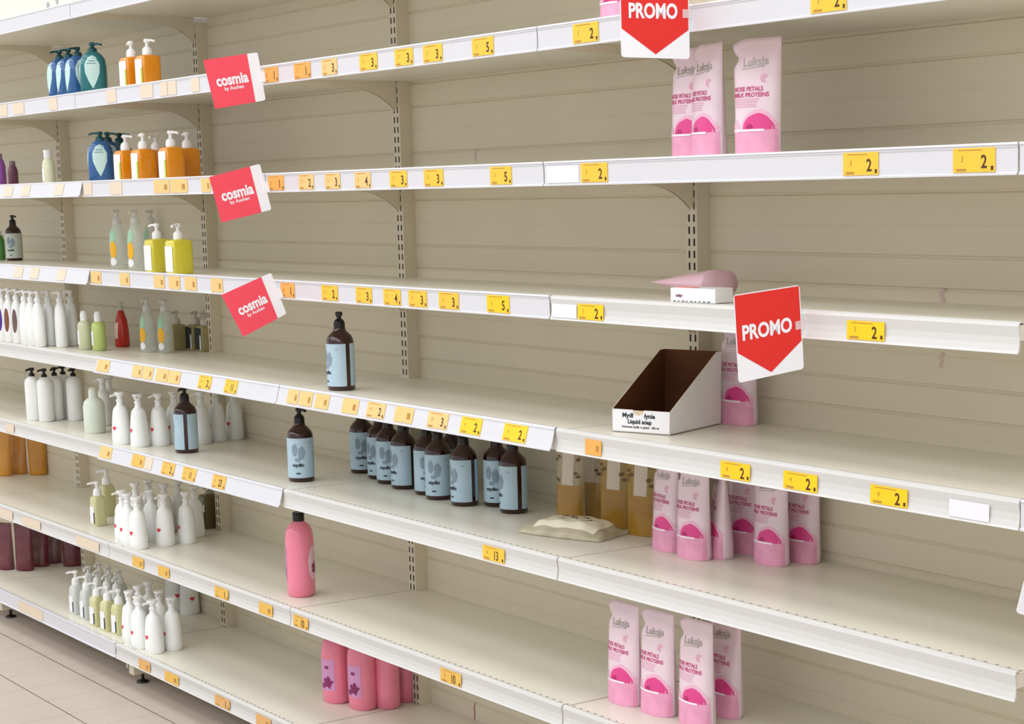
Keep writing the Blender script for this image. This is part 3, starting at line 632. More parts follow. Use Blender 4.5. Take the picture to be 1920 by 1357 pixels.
def teal(low, nozz):
    tab = [(0, .030, .038), (.004, .033, .042), (.09, .033, .042), (.115, .030, .038), (.130, .022, .027), (.138, .014, .015)]
    body = MB().loft([(z, a, b, 3.2) for z, a, b in tab], 36).build('bottle_body', [low])
    ca = [(a, b) for a, b, c in tab]; cb = [(a, c) for a, b, c in tab]
    TX_ = lambda y, z: interp(ca, z)*max(.05, 1-min(1, abs(y)/interp(cb, z))**3.2)**(1/3.2)
    TY = lambda x, z: interp(cb, z)*max(.05, 1-min(1, abs(x)/interp(ca, z))**3.2)**(1/3.2)
    mb = MB(); pts = [(0, .020), (.012, .042), (.023, .070), (.024, .095), (.014, .118), (0, .126), (-.014, .118), (-.024, .095), (-.023, .070), (-.012, .042)]
    fs = [tuple(range(10))]
    for nm_, fn in (('f', lambda x, z: (x*.9, -TY(x*.9, z)-.0008, z)), ('s', lambda x, z: (TX_(x, z)+.0008, x, z))):
        gv = [(0, .078)]; gf = []
        for q in range(1, 7):
            gv += [(a*q/6, .078+(b-.078)*q/6) for a, b in pts]
        gf = [(0, 1+i, 1+(i+1) % 10) for i in range(10)] + [(1+q*10+i, 11+q*10+i, 11+q*10+(i+1) % 10, 1+q*10+(i+1) % 10) for q in range(5) for i in range(10)]
        put_geo(mb, (gv, gf), fn, 0)
    g = lambda x, z: (TX_(x, z)+.0015, x, z)
    put_geo(mb, rect_geo(-.017, .012, .098, .101, 1, 1), g, 1); put_geo(mb, rect_geo(-.012, .010, .106, .109, 1, 1), g, 1)
    lb = mb.build('leaf_label', [MINT, GREYP])
    return ('pump_bottle', 'soap bottle', 'teal bottles with leaf labels', [('bottle_body', body), ('leaf_label', lb, 'pale mint leaf-shaped label'), ('pump', pump_mb(.136, .015, .016, .006, .006, .036, math.radians(nozz)).build('pump', [TEALC]))])
TE = [teal(TEALM, 60), teal(TEALB, -80), teal(TEALB, 40)]
CLB = clear_mat('clear_bottle_plastic', 'DFE9DF', .34, .08); YFL = mat('yellow_flower_print', 'F0B51E', .5, var=.1); LEAF = mat('green_leaf_print', 'A2CDAE', .5, var=.1)
CLP = clear_mat('clear_pump_plastic', 'E6E8E4', .55, .15)
def clear_tall():
    tab = [(0, .024), (.004, .029), (.09, .028), (.12, .022), (.133, .015), (.138, .013)]
    body = MB().loft([(z, r, r*.9) for z, r in tab], 30).build('bottle_body', [CLB])
    mb = MB(); Wf = wrap(lambda z: interp(tab, z), lambda z: interp(tab, z)*.9, math.radians(-70), .0008); Wg = wrap(lambda z: interp(tab, z), lambda z: interp(tab, z)*.9, math.radians(-70), .0014)
    put_geo(mb, ellipse_geo(-.002, .098, .012, .022, wob=.1), Wf, 1); put_geo(mb, ellipse_geo(0, .058, .012, .026), Wg, 0); put_geo(mb, ellipse_geo(0, .022, .011, .012), Wg, 2)
    lb = mb.build('flower_label', [YFL, LEAF, LBLW])
    return ('pump_bottle', 'soap bottle', 'tall clear bottles with a yellow flower', [('bottle_body', body, 'clear bottle'), ('flower_label', lb), ('pump', pump_mb(.136, .013, .022, .006, .012, .026, math.radians(-60)).build('pump', [CLP]))])
CT = clear_tall()
# ---- pouches
def pouch_proto(W=.105, H=.235, D=.030, film=None, low=None, kind='pink', spout=True, group='pink refill pouches', seedv=0):
    rnd = random.Random(seedv)
    hw = W/2; NX, NZ = 16, 26
    ph = rnd.uniform(0, 6)
    def prof(t): return D*max(.03, (1-t**1.25))**.75 if t < .93 else .0011
    def surf(x, z):
        t = min(1, max(0, z/H)); u = min(1, abs(x)/hw)
        b = prof(t)*math.sqrt(max(0, 1-u**2.3)) if u < 1 else 0
        if t < .10: b = max(b*.9, 0)
        crease = .0012*math.sin(9*t+6*x/hw+ph)*(1-t)*(1-u)
        return -(b+crease+.0007)
    def xl(t):
        base_ = -hw*(.93+.10*t)
        if spout and t > .80:
            if t < .86: return base_*(1-.22*(t-.80)/.06)
            if t < .90: return base_*.78
            if t < .94: return base_*(.78+.24*(t-.90)/.04)
            return base_*1.0
        return base_
    def xr(t): return hw*(.93+.08*t)
    def ztop(s): return H*(1-.045*max(0, (.22-s)/.22)) if spout else H
    mb = MB(); rows = []
    tz = [i/NZ for i in range(NZ+1)]
    for side in (1, -1):
        vs = []
        for t in tz:
            a, b = xl(t), xr(t)
            for i in range(NX+1):
                s = i/NX; x = a+(b-a)*s; z = t*ztop(s)
                mid = (a+b)/2; hwt = (b-a)/2
                u = min(1, abs(x-mid)/hwt)
                bulge = prof(t)*math.sqrt(max(0, 1-u**2.3)); cr = .0012*math.sin(9*t+6*x/hw+ph)*(1-t)*(1-u)
                vs.append((x, -side*(bulge+.0007)-cr, z))
        fs = []
        for j in range(NZ):
            for i in range(NX):
                q = (j*(NX+1)+i, j*(NX+1)+i+1, (j+1)*(NX+1)+i+1, (j+1)*(NX+1)+i)
                fs.append(q if side == 1 else q[::-1])
        rows.append((vs, fs))
    n = len(rows[0][0]); V = rows[0][0]+rows[1][0]; Fs = rows[0][1]+[tuple(i+n for i in f) for f in rows[1][1]]
    # close: bottom gusset, sides, top
    for i in range(NX): Fs.append((i+1, i, n+i, n+i+1))
    for j in range(NZ):
        a, b = j*(NX+1), (j+1)*(NX+1); Fs.append((a, b, n+b, n+a)); Fs.append((b+NX, a+NX, n+a+NX, n+b+NX))
    k = NZ*(NX+1)
    for i in range(NX): Fs.append((k+i, k+i+1, n+k+i+1, n+k+i))
    mb.add(V, Fs, 0, True)
    body = mb.build('pouch_body', [film])
    def S(h):
        def f(x, z):
            t = min(1, max(0, z/H)); a, b = xl(t), xr(t); x = max(a*.995, min(b*.995, x)); u = min(1, abs(x-(a+b)/2)/((b-a)/2))
            return (x, -(prof(t)*math.sqrt(max(0, 1-u**2.3))+.0007)-.0012*math.sin(9*t+6*x/hw+ph)*(1-t)*(1-u)-h, z)
        return f
    parts = [('pouch_body', body)]
    if kind == 'pink':
        p = MB()
        # pink foot and rose
        put_geo(p, rect_geo(-hw*.93, hw*.93, .0008, H*.235, 20, 6), S(.0005), 0)
        put_geo(p, ellipse_geo(hw*.22, H*.235, hw*.72, H*.165, 0, PI, 20, 4, .02), S(.0008), 3)
        put_geo(p, ellipse_geo(hw*.22, H*.235, hw*.62, H*.135, 0, PI, 20, 4, .02), S(.0011), 1)
        put_geo(p, ellipse_geo(-hw*.10, H*.245, hw*.16, H*.04, 0, PI, 10, 2), S(.0014), 2)
        put_geo(p, ellipse_geo(-hw*.75, H*.26, hw*.17, H*.055, 0, 2*PI, 12, 2, .1), S(.0008), 3)
        put_geo(p, rect_geo(-hw*.92, hw*.50, H*.222, H*.240, 14, 1), S(.0016), 4)
        parts.append(('rose_print', p.build('rose_print', [ROSELO, ROSE, ROSED, ROSEM, ROSEW]), 'deep pink rose print over a pink foot'))
        q = MB()
        put_geo(q, txt('Luksja', .023, .0004), S(.0008), 0, dx=hw*.02, dz=H*.80, rot=.05)
        put_geo(q, rect_geo(-hw*.55, hw*.45, -.0008, .0006, 10, 1), S(.0008), 0, dz=H*.755, rot=.10)
        put_geo(q, txt('ROSE PETALS', .0120, .0003, .95, 'LEFT'), S(.0008), 1, dx=-hw*.88, dz=H*.575)
        put_geo(q, txt('MILK PROTEINS', .0120, .0003, .95, 'LEFT'), S(.0008), 1, dx=-hw*.88, dz=H*.525)
        for i in range(4): put_geo(q, rect_geo(-hw*.88, hw*(.25-.06*i+.1*(i == 3)), H*(.485-.02*i), H*(.494-.02*i), 12, 1), S(.0008), 2)
        put_geo(q, ellipse_geo(hw*.42, H*.66, hw*.16, H*.035, .5, 5.2, 14, 2), S(.0006), 2)
        parts.append(('lettering', q.build('lettering', [SILV, ROSET, ROSEP])))
    elif kind == 'clear':
        p = MB()
        put_geo(p, rect_geo(-hw*.93, hw*.93, .0008, H*.42, 18, 8), S(.0005), 0)
        parts.append(('liquid_fill', p.build('liquid_fill', [low]), 'liquid soap in the lower half'))
        q = MB(); put_geo(q, rect_geo(-hw*.35, hw*.45, H*.42, H*.86, 8, 8), S(.0008), 0)
        parts.append(('paper_label', q.build('paper_label', [PAPERL])))
        g = MB()
        for i in range(11): put_geo(g, ellipse_geo(rnd.choice((-1, 1))*hw*rnd.uniform(.5, .85), H*rnd.uniform(.45, .92), .006, .004, wob=.35), S(.0011), 0)
        parts.append(('leaf_print', g.build('leaf_print', [BRNP])))
    return ('refill_pouch', 'refill pouch', group, parts)
PFILM = mat('pale_pink_film', 'EDD6E0', .32, var=.03, coat=.2, scale=14, bump=.15)
ROSELO = mat('pink_foot', 'EDA3C2', .32, var=.2, scale=38); ROSE = mat('deep_pink_rose', 'E2468E', .35, var=.10, scale=80); ROSED = mat('dark_rose', 'B32468', .4); ROSEM = mat('mid_pink_petal', 'F2B9D2', .4, var=.05)
ROSEW = mat('white_cream_ribbon', 'FAEFF4', .3); SILV = mat('silver_lettering', 'A9A39A', .3, metal=.4); ROSET = mat('rose_lettering', 'C9447E', .5); ROSEP = mat('pale_rose_print', 'E7AFC8', .5)
AMBF = clear_mat('yellow_clear_film', 'C2A040', .5, .12); AMBL = clear_mat('honey_liquid', 'B4862C', .78, .15); PAPERL = mat('pale_paper_label', 'D6C9B8', .5); BRNP = mat('brown_leaf_print', '6A4A2C', .5)
CLF = clear_mat('clear_film', 'CDBF96', .42, .1); ORF = clear_mat('orange_film', 'E09A1C', .72, .10); BURF = clear_mat('burgundy_film', '74203A', .72, .10); BURL = clear_mat('burgundy_liquid', '7A1830', .9, .15)
PP = [pouch_proto(film=PFILM, seedv=i) for i in range(3)]
CP = [pouch_proto(.095, .235, .024, CLF, AMBL, 'clear', False, 'honey-coloured clear refill pouches', 3), pouch_proto(.10, .235, .024, AMBF, AMBL, 'clear', False, 'honey-coloured clear refill pouches', 4)]
OP = pouch_proto(.085, .20, .026, ORF, None, '', False, 'orange refill pouches', 5)
BP = pouch_proto(.085, .20, .028, BURF, BURL, '', False, 'burgundy refill pouches', 6)
# ---- placing
def away(P, r):
    d = Vector((P.x-CAMP.x, P.y-CAMP.y, 0)).normalized(); return Vector((P.x, P.y, 0))+d*r
def put(proto, l, u, v, label, rz=0, r=.03, scale=1, sz=1, y=None, **k):
    if y is None: P = away(on_shelf(l, u, v), r)
    else:
        P = on_y(u, 678, y)
        for _ in range(4):                      # keep u, move to the shelf height
            z_ = zs(l, y); # intersect the vertical line of pixels u with (y, z)
            best = min((abs(proj_u(P.x+dx, y, z_)-u), P.x+dx) for dx in [i*.01-.5 for i in range(101)]); P.x = best[1]
            best = min((abs(proj_u(P.x+dx, y, z_)-u), P.x+dx) for dx in [i*.0005-.01 for i in range(41)]); P.x = best[1]
    q = Vector((P.x, P.y)); rr = RAD.get(id(proto), 0)*scale
    d2 = Vector((P.x-CAMP.x, P.y-CAMP.y)).normalized(); lim = -(rr or .030*scale)-.004
    while y is None and q.y > lim: q -= d2*.002                 # nothing pokes through the back panel
    if rr:                                        # neighbours never run into each other: step the newcomer back until it is clear
        for _ in range(400):
            if all(l2 != l or (q-q2).length > rr+r2+.0015 for l2, q2, r2 in PLACED): break
            if q.y+d2.y*.002 <= lim: q += d2*.002
            else: q.x += .002
        PLACED.append((l, q.copy(), rr))
    return inst(proto, (q.x, q.y, zs(l, q.y)+.0006), math.radians(rz), label, scale=scale, sz=sz, **k)
PLACED = []; RAD = {}
for pr_, r_ in [(AMBER, .0385), (BPW, .0285), (RND, .038), (TW[0], .0245), (TW[1], .0245), (TW[2], .0245), (TW[3], .0245), (LIMES[0], .027), (LIMES[1], .027), (CT, .0285),
                (OLB, .037), (OLC, .037), (PYB, .0255), (CLW, .0255), (CLW2, .0255)] + [(f_, .0355) for f_ in FL]: RAD[id(pr_)] = r_
def proj_u(x, y, z):
    d = Vector((x, y, z))-CAMP; return 960+PPX+FPX*d.dot(rt)/d.dot(fw)
# fifth shelf: lone brown bottle, sixth shelf row
put(AMBER, 5, 641, 733, 'brown pump bottle with pale blue label, alone on the fifth shelf', 0, .036)
put(AMBER, 6, 351, 850, 'brown pump bottle with pale blue label among the white flared bottles', -28, .036)
put(AMBER, 6, 566, 904, 'brown pump bottle with blue label, alone left of the blue-labelled row', 58, .036)
row = [(681, 888, 62, 'leftmost of the blue-labelled row, label facing the aisle'), (714, 899, 20, 'second from the left of the blue-labelled row'), (731, 908, 50, 'third from the left of the blue-labelled row'),
       (759, 918, 8, 'fourth from the left of the blue-labelled row, dark seam visible'), (803, 929, 62, 'fifth from the left of the blue-labelled row'), (824, 938, 45, 'sixth from the left of the blue-labelled row'), (850, 942, 55, 'seventh of the blue-labelled row, squeezed behind the eighth'),
       (872, 950, 5, 'eighth of the blue-labelled row, dark seam visible'), (934, 951, 40, 'ninth of the blue-labelled row, just behind the last'), (964, 964, -12, 'rightmost of the blue-labelled row, next to the lying pouch')]
for u_, v_, rz, lb in row: put(AMBER, 6, u_, v_, 'brown soap bottle, ' + lb, rz, .036, .97)
put(PNK, 7, 566, 1121, 'large pink soap bottle with black cap, alone on the seventh shelf', -38, .045)
for i, (u_, v_, rz, lb) in enumerate([(632, 1321, 20, 'left one in front, on the bottom shelf'), (681, 1334, 20, 'right one in front, on the bottom shelf'), (727, -.124, 172, 'behind the front pair on the bottom shelf'), (758, -.044, 172, 'deepest and rightmost on the bottom shelf')]):
    put(PNK, 8, u_, v_, 'large pink soap bottle, ' + lb, rz, .042, .92, y=v_ if v_ < 0 else None)
# sixth shelf left
for i, (u_, v_) in enumerate([(65, 789), (88, 791), (107, 792), (123, 789), (142, 789)]):
    put(BPW, 6, u_, v_, 'white bottle with black pump on the sixth shelf, %s of five' % NTH[i], random.uniform(-40, 40), .022)
put(RND, 6, 179, 813, 'milky green rounded bottle right of the black-pump bottles', 0, .036)
fl6 = [(196, 799, 'behind the rounded milky bottle'), (209, 801, 'just right of the rounded milky bottle, set back'), (229, 834, 'first of the front row on the sixth shelf'), (263, 839, 'second of the front row on the sixth shelf'), (301, 838, 'third of the front row on the sixth shelf'),
       (330, 834, 'half hidden behind the brown bottle'), (380, 833, 'just right of the brown bottle'), (408, 832, 'second right of the brown bottle'), (441, 822, 'rightmost and deepest on the sixth shelf')]
for i, (u_, v_, lb) in enumerate(fl6): put(FL[i % 2], 6, u_, v_, 'white flared pump bottle, ' + lb, -5+8*(i % 3), .034, .93)
# seventh shelf left
put(PYB, 7, 186, 987, 'pale yellow pump bottle at the front left of the seventh-shelf cluster', 5, .024)
put(PYB, 7, 203, 968, 'pale yellow pump bottle behind the other, left of the white cluster', 5, .024, 1.08)
fl7 = [(233, 1017, 'first in the front row'), (243, 1024, 'second in the front row'), (261, 1031, 'frontmost of the cluster'), (311, 1025, 'fourth in the front row, heart in full view'), (352, 1020, 'fifth in the front row'),
       (368, 1008, 'right end of the second row'), (286, 1016, 'in the gap right of the frontmost'), (258, 1000, 'second row, left end'), (283, 998, 'second row, second from left'), (312, 1002, 'second row, third from left'), (338, 1003, 'second row, fourth from left')]
for i, (u_, v_, lb) in enumerate(fl7): put(FL[(i*2) % 3], 7, u_, v_, 'white heart-print bottle, seventh shelf, ' + lb, -6+7*(i % 4), .033, .93)
put(DOB, 7, 396, 991, 'dark olive bottle behind the right end of the white cluster', 0, .03, 1)
# bottom shelf left
b8 = [(CLW, 146, 1152, 'leftmost in front'), (CLW, 166, 1162, 'second in front'), (PYB, 185, 1175, 'left one in front'), (PYB, 205, 1184, 'middle one in front'), (PYB, 226, 1191, 'right one in front')]
for p, u_, v_, lb in b8: put(p, 8, u_, v_, ('milky' if p is CLW else 'pale yellow') + ' pump bottle on the bottom shelf, ' + lb, 8, .022, 1.0)
for i, (u_, v_) in enumerate([(170, 1143), (186, 1152), (204, 1160), (222, 1165), (190, 1135), (208, 1143), (228, 1150)]):
    put(CLW2, 8, u_, v_, 'milky pump bottle behind the front row on the bottom shelf, %s' % NTH[i], 8+5*(i % 2), .022, 1.0)
fl8 = [(247, 1207, 'left end of the front row'), (264, 1218, 'second in the front row'), (291, 1227, 'frontmost, heart in full view'), (326, 1221, 'right end of the front row'), (264, 1196, 'second row, left'), (284, 1199, 'second row, middle'), (303, 1207, 'second row, right')]
for i, (u_, v_, lb) in enumerate(fl8): put(FL[(i+1) % 3], 8, u_, v_, 'white heart-print pump bottle on the bottom shelf, ' + lb, -8+6*(i % 3), .033, .95)
put(FL[0], 8, 329, 1147, 'white flared bottle deep on the bottom shelf, left of two', 80, .033, 1.0)
put(FL[0], 8, 356, 1141, 'white flared bottle deep on the bottom shelf, right of two', 80, .033, 1.0)
# fifth shelf left
for i, (u_, v_) in enumerate([(8, 637), (21, 638), (36, 639), (51, 645), (63, 646), (76, 647), (95, 646), (117, 645), (137, 644)]):
    nm = ['with a purple oval', 'with a brown oval', 'with a taupe oval'][i] if i < 3 else 'plain, %s in the row' % NTH[i]
    put(TW[min(i, 3)], 5, u_, 0, 'tall white pump bottle on the fifth shelf, ' + nm, 0, .024, 1.02, y=[-.40, -.40, -.40, -.41, -.41, -.41, -.38, -.355, -.30][i])
put(LIMES[0], 5, 161, 656, 'pale lime bottle with white cap, left of the pair', 0, .026, 1)
put(LIMES[1], 5, 187, 658, 'bright lime bottle with white cap, right of the pair', 0, .026, 1)
put(RSB, 5, 230, 651, 'red soap bottle on the fifth shelf', 0, .028, 1.05)
put(CT, 5, 279, 661, 'tall clear bottle with yellow flower on the fifth shelf, left of two', 0, .028, 1.05)
put(CT, 5, 312, 662, 'tall clear bottle with yellow flower on the fifth shelf, right of two', 8, .028, 1.05)
put(OLB, 5, 333, 657, 'dull olive soap bottle right of the clear flower bottles', 0, .028, .95)
put(OLC, 5, 352, 656, 'dull olive soap bottle, middle of the three at the back', 0, .028, .95)
put(OLC, 5, 378, 653, 'dull olive soap bottle, rightmost of the three, beside the upright', 0, .028, .95)
# fourth shelf left
put(DARKB, 4, 28, 489, 'dark brown pump bottle with pale green label on the fourth shelf', 55, .036, .86)
put(GRB, 4, 1, 488, 'green bottle cut off by the left edge on the fourth shelf', 0, .024)
put(CT, 4, 224, 504, 'tall clear flower bottle on the fourth shelf, leftmost', 6, .028, 1.12)
put(CT, 4, 258, 507, 'tall clear flower bottle on the fourth shelf, middle', 0, .028, 1.12)
put(CT, 4, 287, 497, 'tall clear flower bottle on the fourth shelf, set behind the yellow soaps', 0, .028, 1.12)
put(YLB[0], 4, 298, 511, 'yellow soap pump bottle, left of the pair on the fourth shelf', 0, .034, .98)
put(YLB[1], 4, 338, 514, 'yellow soap pump bottle, right of the pair on the fourth shelf', 0, .034, .98)
# third shelf left
put(CREAMB, 3, 93, 0, 'cream bottle with white flip cap, alone on the third shelf', 0, y=-.36)
put(PURB, 3, 2, 0, 'purple bottle at the left edge of the third shelf', 0, y=-.33)
put(MAUB, 3, 26, 0, 'dusky mauve bottle beside the purple one', 0, y=-.25)
put(TE[1], 3, 192, 0, 'blue bottle with leaf label on the third shelf, in front', -30, y=-.40)
put(TE[2], 3, 206, 0, 'blue-teal bottle on the third shelf, behind the front one', 0, y=-.31, scale=1.04)
put(TE[0], 3, 228, 0, 'dark teal bottle on the third shelf, deepest, behind the orange soaps', 0, y=-.22, scale=1.06)
for i, (u_, y_, lb) in enumerate([(239, -.395, 'first in front'), (272, -.395, 'second in front'), (296, -.31, 'behind the second'), (324, -.395, 'third in front'), (354, -.31, 'rightmost, set back')]):
    put(ORB[i % 3], 3, u_, 0, 'orange soap pump bottle on the third shelf, ' + lb, 0, y=y_)
# second shelf left
for i, (u_, lb) in enumerate([(116, 'leftmost'), (133, 'second'), (150, 'third')]):
    put(TE[1], 2, u_, 0, 'blue-teal leaf-label bottle on the second shelf, ' + lb + ' of four', 0, y=-.40)
put(TE[0], 2, 178, 0, 'teal leaf-label bottle on the second shelf, rightmost, turned to show its label', -30, y=-.40, scale=1.03)
put(ORB[1], 2, 250, 0, 'orange soap pump bottle on the second shelf, left of the pair', 0, y=-.41)
put(ORB[0], 2, 280, 0, 'orange soap pump bottle on the second shelf, right of the pair', 0, y=-.40)
# pink pouches
for i, (u_, v_, rz, lb) in enumerate([(1252, 1034, -8, 'leftmost of six on the sixth shelf'), (1302, 1050, 3, 'second of six on the sixth shelf'), (1352, 1047, -32, 'third of six, turned sideways'), (1398, 1046, 6, 'fourth of six, set back'),
                                      (1447, 1061, 2, 'fifth of six, in front'), (1505, 1056, 4, 'rightmost of six on the sixth shelf')]):
    put(PP[i % 3], 6, u_, v_-(7 if i == 3 else 0), 'pink rose refill pouch, ' + lb, rz, .028, .93)
for i, (u_, v_, rz, lb) in enumerate([(1173, 1322, 0, 'leftmost of four on the seventh shelf'), (1236, 1342, 2, 'second of four on the seventh shelf'), (1308, 1364, 0, 'third and frontmost of four'), (1360, 1345, 0, 'rightmost of four, half hidden behind the third')]):
    put(PP[(i+1) % 3], 7, u_, v_, 'pink rose refill pouch, ' + lb, rz, .028, 1.0)
put(PP[0], 5, 1386, 797, 'pink rose refill pouch standing between the cardboard tray and the PROMO sign', 4, .028, 1.0)
put(PP[1], 3, 1296, 0, 'pink rose refill pouch on the third shelf, leftmost of three', 0, y=-.33, scale=.98)
put(PP[2], 3, 1330, 0, 'pink rose refill pouch on the third shelf, middle of three', -10, y=-.36, scale=.98)
put(PP[0], 3, 1422, 0, 'pink rose refill pouch on the third shelf, rightmost, standing apart', 18, y=-.36, scale=.98)
put(PP[2], 2, 1160, 0, 'pink refill pouch at the top edge, behind the upper PROMO sign', 0, y=-.33)
# clear and honey pouches
for i, (u_, v_, p, rz, sc_, lb) in enumerate([(1072, 980, 0, 12, .95, 'leftmost, mostly clear'), (1112, 975, 0, 8, .97, 'second from left'), (1157, 992, 1, 14, .98, 'third, deep honey-coloured'), (1208, 1006, 1, 12, .98, 'rightmost, beside the pink pouches')]):
    put(CP[p], 6, u_, v_, 'honey soap refill pouch on the sixth shelf, ' + lb, rz, .026, sc_)
for i, (u_, v_, lb) in enumerate([(8, 893, 'leftmost of three'), (36, 889, 'middle of three'), (72, 887, 'rightmost of three')]):
    put(OP, 7, u_, v_, 'orange refill pouch on the seventh shelf, ' + lb, 30+8*i, .03)
for i, (u_, v_, lb) in enumerate([(12, 1069, 'leftmost'), (48, 1071, 'second'), (76, 1063, 'third'), (100, 1057, 'fourth'), (136, 1056, 'rightmost')]):
    put(BP, 8, u_, v_, 'burgundy refill pouch on the bottom shelf, ' + lb + ' of five', 28+8*i, .03, .98)
# lying pouch (crinkled clear film, pale label) on the sixth shelf
def lying():
    A = on_shelf(6, 1000, 1003); B = on_shelf(6, 1140, 1020); C_ = on_shelf(6, 1160, 985); cen = on_shelf(6, 1075, 1000)
    ax = (B-A).normalized(); yaw = math.atan2(ax.y, ax.x)
    L, Wd = .235, .15; N, K = 30, 18; rnd = random.Random(5)
    def hh(s, t):
        e = min(1, 4.5*min(s, 1-s))**.6*min(1, 4*min(t, 1-t))**.6
        return .003+.034*e*(1-.35*abs(s-.6)) + .0022*math.sin(23*s+5*t)*math.sin(11*t+3*s) + (.010*math.sin(40*t)*max(0, .12-s)/.12)
    def P(s, t, h=0): return ((s-.5)*L, (t-.5)*Wd*(1-.12*abs(2*s-1)**3), hh(s, t)+h)
    mb = MB(); v = [P(i/N, j/K) for j in range(K+1) for i in range(N+1)]; v2 = [(x, y, .0006) for x, y, z in v]; n = len(v)
    f = [(j*(N+1)+i, j*(N+1)+i+1, (j+1)*(N+1)+i+1, (j+1)*(N+1)+i) for j in range(K) for i in range(N)]
    f2 = [tuple(n+q for q in g[::-1]) for g in f]
    e = [(i, n+i, n+i+1, i+1) for i in range(N)] + [(K*(N+1)+i+1, n+K*(N+1)+i+1, n+K*(N+1)+i, K*(N+1)+i) for i in range(N)]
    e += [((j+1)*(N+1), n+(j+1)*(N+1), n+j*(N+1), j*(N+1)) for j in range(K)] + [(j*(N+1)+N, n+j*(N+1)+N, n+(j+1)*(N+1)+N, (j+1)*(N+1)+N) for j in range(K)]
    mb.add(v+v2, f+f2+e, 0, True)
    t = thing('refill_pouch', 'clear crinkled refill pouch with cream label, lying flat beside the last brown bottle', 'refill pouch', (cen.x, cen.y, zs(6, cen.y)+.001), yaw)
    t.rotation_euler[0] = 0; t.rotation_euler = (Matrix.Rotation(-.0264, 3, 'X') @ Matrix.Rotation(yaw, 3, 'Z')).to_euler(); link('pouch_body', mb.build('pouch_body', [clear_mat('crinkled_clear_film', 'E4DABE', .55, .12)]), t)
    q = MB(); g = rect_geo(.16, .90, .10, .92, 16, 12); put_geo(q, g, lambda x, z: P(x, z, .0012), 0)
    link('paper_label', q.build('paper_label', [mat('cream_pouch_label', 'F0EBD4', .4, var=.05)]), t)
    k = MB()
    for cx, cz in ((.33, .72), (.45, .60), (.52, .50), (.62, .62), (.72, .45), (.40, .42)): put_geo(k, ellipse_geo(cx, cz, .05, .03, wob=.4), lambda x, z: P(x, z, .0020), 0)
    link('leaf_print', k.build('leaf_print', [BRNP]), t)
lying()
# pink pouch lying on the fourth shelf
P = on_shelf(4, 1352, 561)
LYP = pouch_proto(.11, .20, .026, mat('dusty_pink_film', 'E6BECB', .35, var=.06, scale=20, bump=.2), None, '', True, 'pink refill pouches', 9)
t = inst(LYP, (P.x+.0, -.20, zs(4, -.20)+.030), 0, 'pale pink refill pouch lying flat behind the small white carton', scale=.95)
t.scale = (.95, 1.15, .95); t.rotation_euler = (math.radians(90), 0, math.radians(-98)); t.location = (on_y(1350, 545, -.22).x, -.22, zs(4, -.22)+.0315)
# small white carton
def carton():
    A = on_shelf(4, 1258, 566); B = on_y(1341, 562, A.y+.012)
    w_ = (Vector((B.x, B.y, 0))-Vector((A.x, A.y, 0))).length; yaw = math.atan2(B.y-A.y, B.x-A.x)
    t = thing('small_carton', 'small flat white carton on the fourth shelf, in front of the lying pink pouch', 'carton', ((A.x+B.x)/2, (A.y+B.y)/2+.0, zs(4, A.y)+.0008), yaw)
    h = .029; mb = MB(); mb.box(-w_/2, w_/2, 0, .055, 0, h); mb.box(-w_/2-.0006, -w_/2+.0004, 0, .055, 0, h)
    link('carton_body', mb.build('carton_body', [mat('carton_white', 'F3F1F2', .4, var=.02)]), t)
    pm = MB(); fn = lambda x, z: (x, -.0006, z)
    put_geo(pm, ellipse_geo(-w_*.31, h*.45, w_*.08, h*.10, wob=.2), fn, 0)
    for i in range(9): put_geo(pm, rect_geo(-w_*.44+i*w_*.095, -w_*.44+i*w_*.095+w_*random.uniform(.04, .08), h*.04, h*.10, 1, 1), fn, 1)
    link('front_print', pm.build('front_print', [mat('plum_oval', '8E5C7C', .5), INKD]), t)
    tm = MB(); tm.box(-w_*.42, -w_*.05, .006, .03, h, h+.0012, 0)
    link('top_print', tm.build('top_print', [mat('salmon_print', 'F09A90', .5)]), t)
carton()
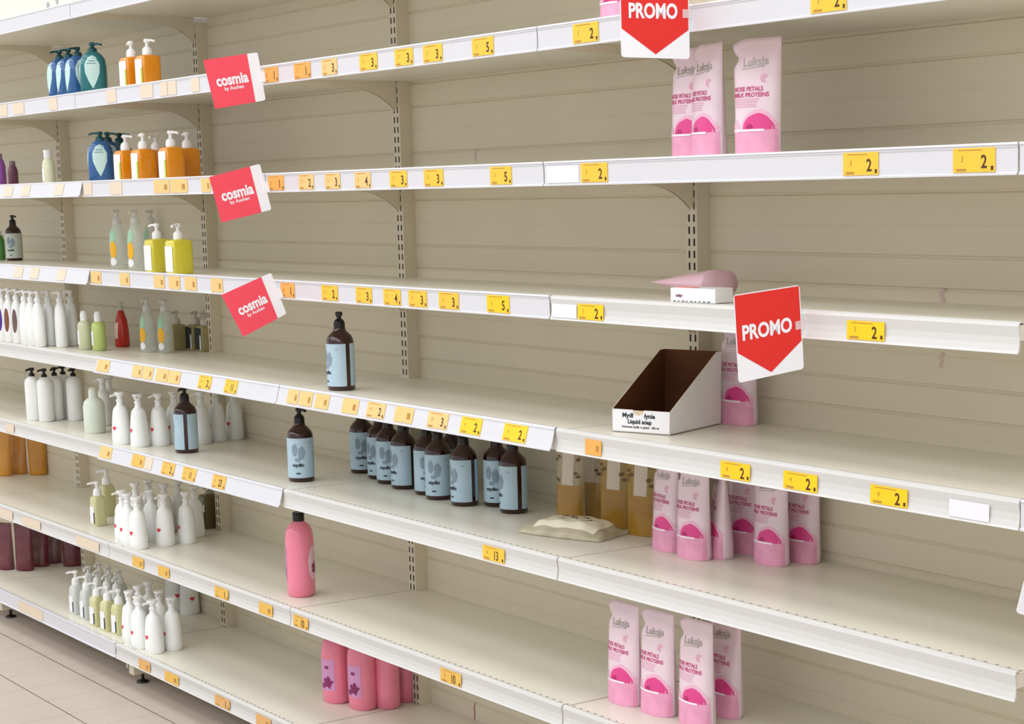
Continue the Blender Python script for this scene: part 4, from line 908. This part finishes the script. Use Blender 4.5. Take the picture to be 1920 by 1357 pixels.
# cardboard display tray
def tray():
    FL_ = on_shelf(5, 1147, 809); FR = on_shelf(5, 1257, 817)
    BRp = on_shelf(5, 1352, 795)
    ax = Vector((FR.x-FL_.x, FR.y-FL_.y, 0)); W_ = ax.length; ax.normalize()
    yaw = math.atan2(ax.y, ax.x); dpt = (Vector((BRp.x-FR.x, BRp.y-FR.y, 0))).length
    nrm = Vector((-ax.y, ax.x, 0))
    dv = Vector((BRp.x-FR.x, BRp.y-FR.y, 0)); dep_ = dv.dot(nrm); sk = dv.dot(ax)/dep_
    t = thing('display_tray', 'open white cardboard display tray with brown inside, slanted sides, on the fifth shelf', 'display box', (FL_.x, FL_.y, zs(5, FL_.y)+.0012), yaw)
    t.rotation_euler = (Matrix.Rotation(-.0264, 3, 'X') @ Matrix.Rotation(yaw, 3, 'Z')).to_euler()
    hf, hb, th = .050, .165, .0022
    def Q(x, y, z): return (x+sk*y, y, z)
    OUT = mat('tray_white_board', 'F0EEF0', .55, var=.02); INN = mat('tray_brown_inside', '643818', .75, var=.08)
    def slab(name, outer, n_in, mats):            # outer quad/poly list, inward offset vector
        mb = MB(); n = len(outer); inn = [(p[0]+n_in[0], p[1]+n_in[1], p[2]+n_in[2]) for p in outer]
        mb.add(outer, [tuple(range(n))], 0); mb.add(inn, [tuple(range(n))[::-1]], 1)
        mb.add(outer+inn, [(i, n+i, n+(i+1) % n, (i+1) % n) for i in range(n)], 2)
        return link(name, mb.build(name, mats), t)
    ms = [OUT, INN, mat('board_edge', 'D8C9B4', .7)]
    notch = [(W_*.5+.0135*math.cos(a), hf-.0 + .0115*math.sin(a)) for a in [PI*2-PI*i/8 for i in range(9)]]
    front = [Q(0, 0, 0), Q(W_, 0, 0), Q(W_, 0, hf)] + [Q(x-.006, 0, z) for x, z in notch] + [Q(0, 0, hf)]
    slab('front_panel', front, (0, th, 0), ms)
    prof = [(0, 0), (dep_, 0), (dep_, hb), (dep_*.90, hb), (dep_*.82, hb-.010), (0, hf)]
    slab('side_panel', [Q(W_, y, z) for y, z in prof], (-th, 0, 0), ms)
    slab('side_panel', [Q(0, y, z) for y, z in prof][::-1], (th, 0, 0), ms)
    slab('back_panel', [Q(W_, dep_, 0), Q(0, dep_, 0), Q(0, dep_, hb), Q(W_, dep_, hb)], (0, -th, 0), ms)
    slab('bottom_panel', [Q(0, 0, 0), Q(0, dep_, 0), Q(W_, dep_, 0), Q(W_, 0, 0)], (0, 0, th), ms)
    le = MB(); fn = lambda x, z: (x, -.0006, z)
    put_geo(le, txt('Mydł', .0140, .0005, 1, 'RIGHT'), fn, 0, dx=W_*.5-.019, dz=hf-.0125); put_geo(le, txt('łynie', .0140, .0005, 1, 'LEFT'), fn, 0, dx=W_*.5+.009, dz=hf-.0125)
    put_geo(le, txt('Liquid soap', .0130, .0005), fn, 0, dx=W_*.5-.003, dz=.024); put_geo(le, txt('kremowe mydło w płynie   500 ml', .0066, .0002), fn, 0, dx=W_*.5-.001, dz=.0125)
    link('lettering', le.build('lettering', [INKD]), t)
    ft = MB(); put_geo(ft, ellipse_geo(W_*.5-.006, hf-.001, .0125, .0115, PI, 2*PI), lambda x, z: (x, .0006, z), 0)
    link('finger_tab', ft.build('finger_tab', [mat('tab_beige', 'D9C7A2', .6)]), t)
tray()
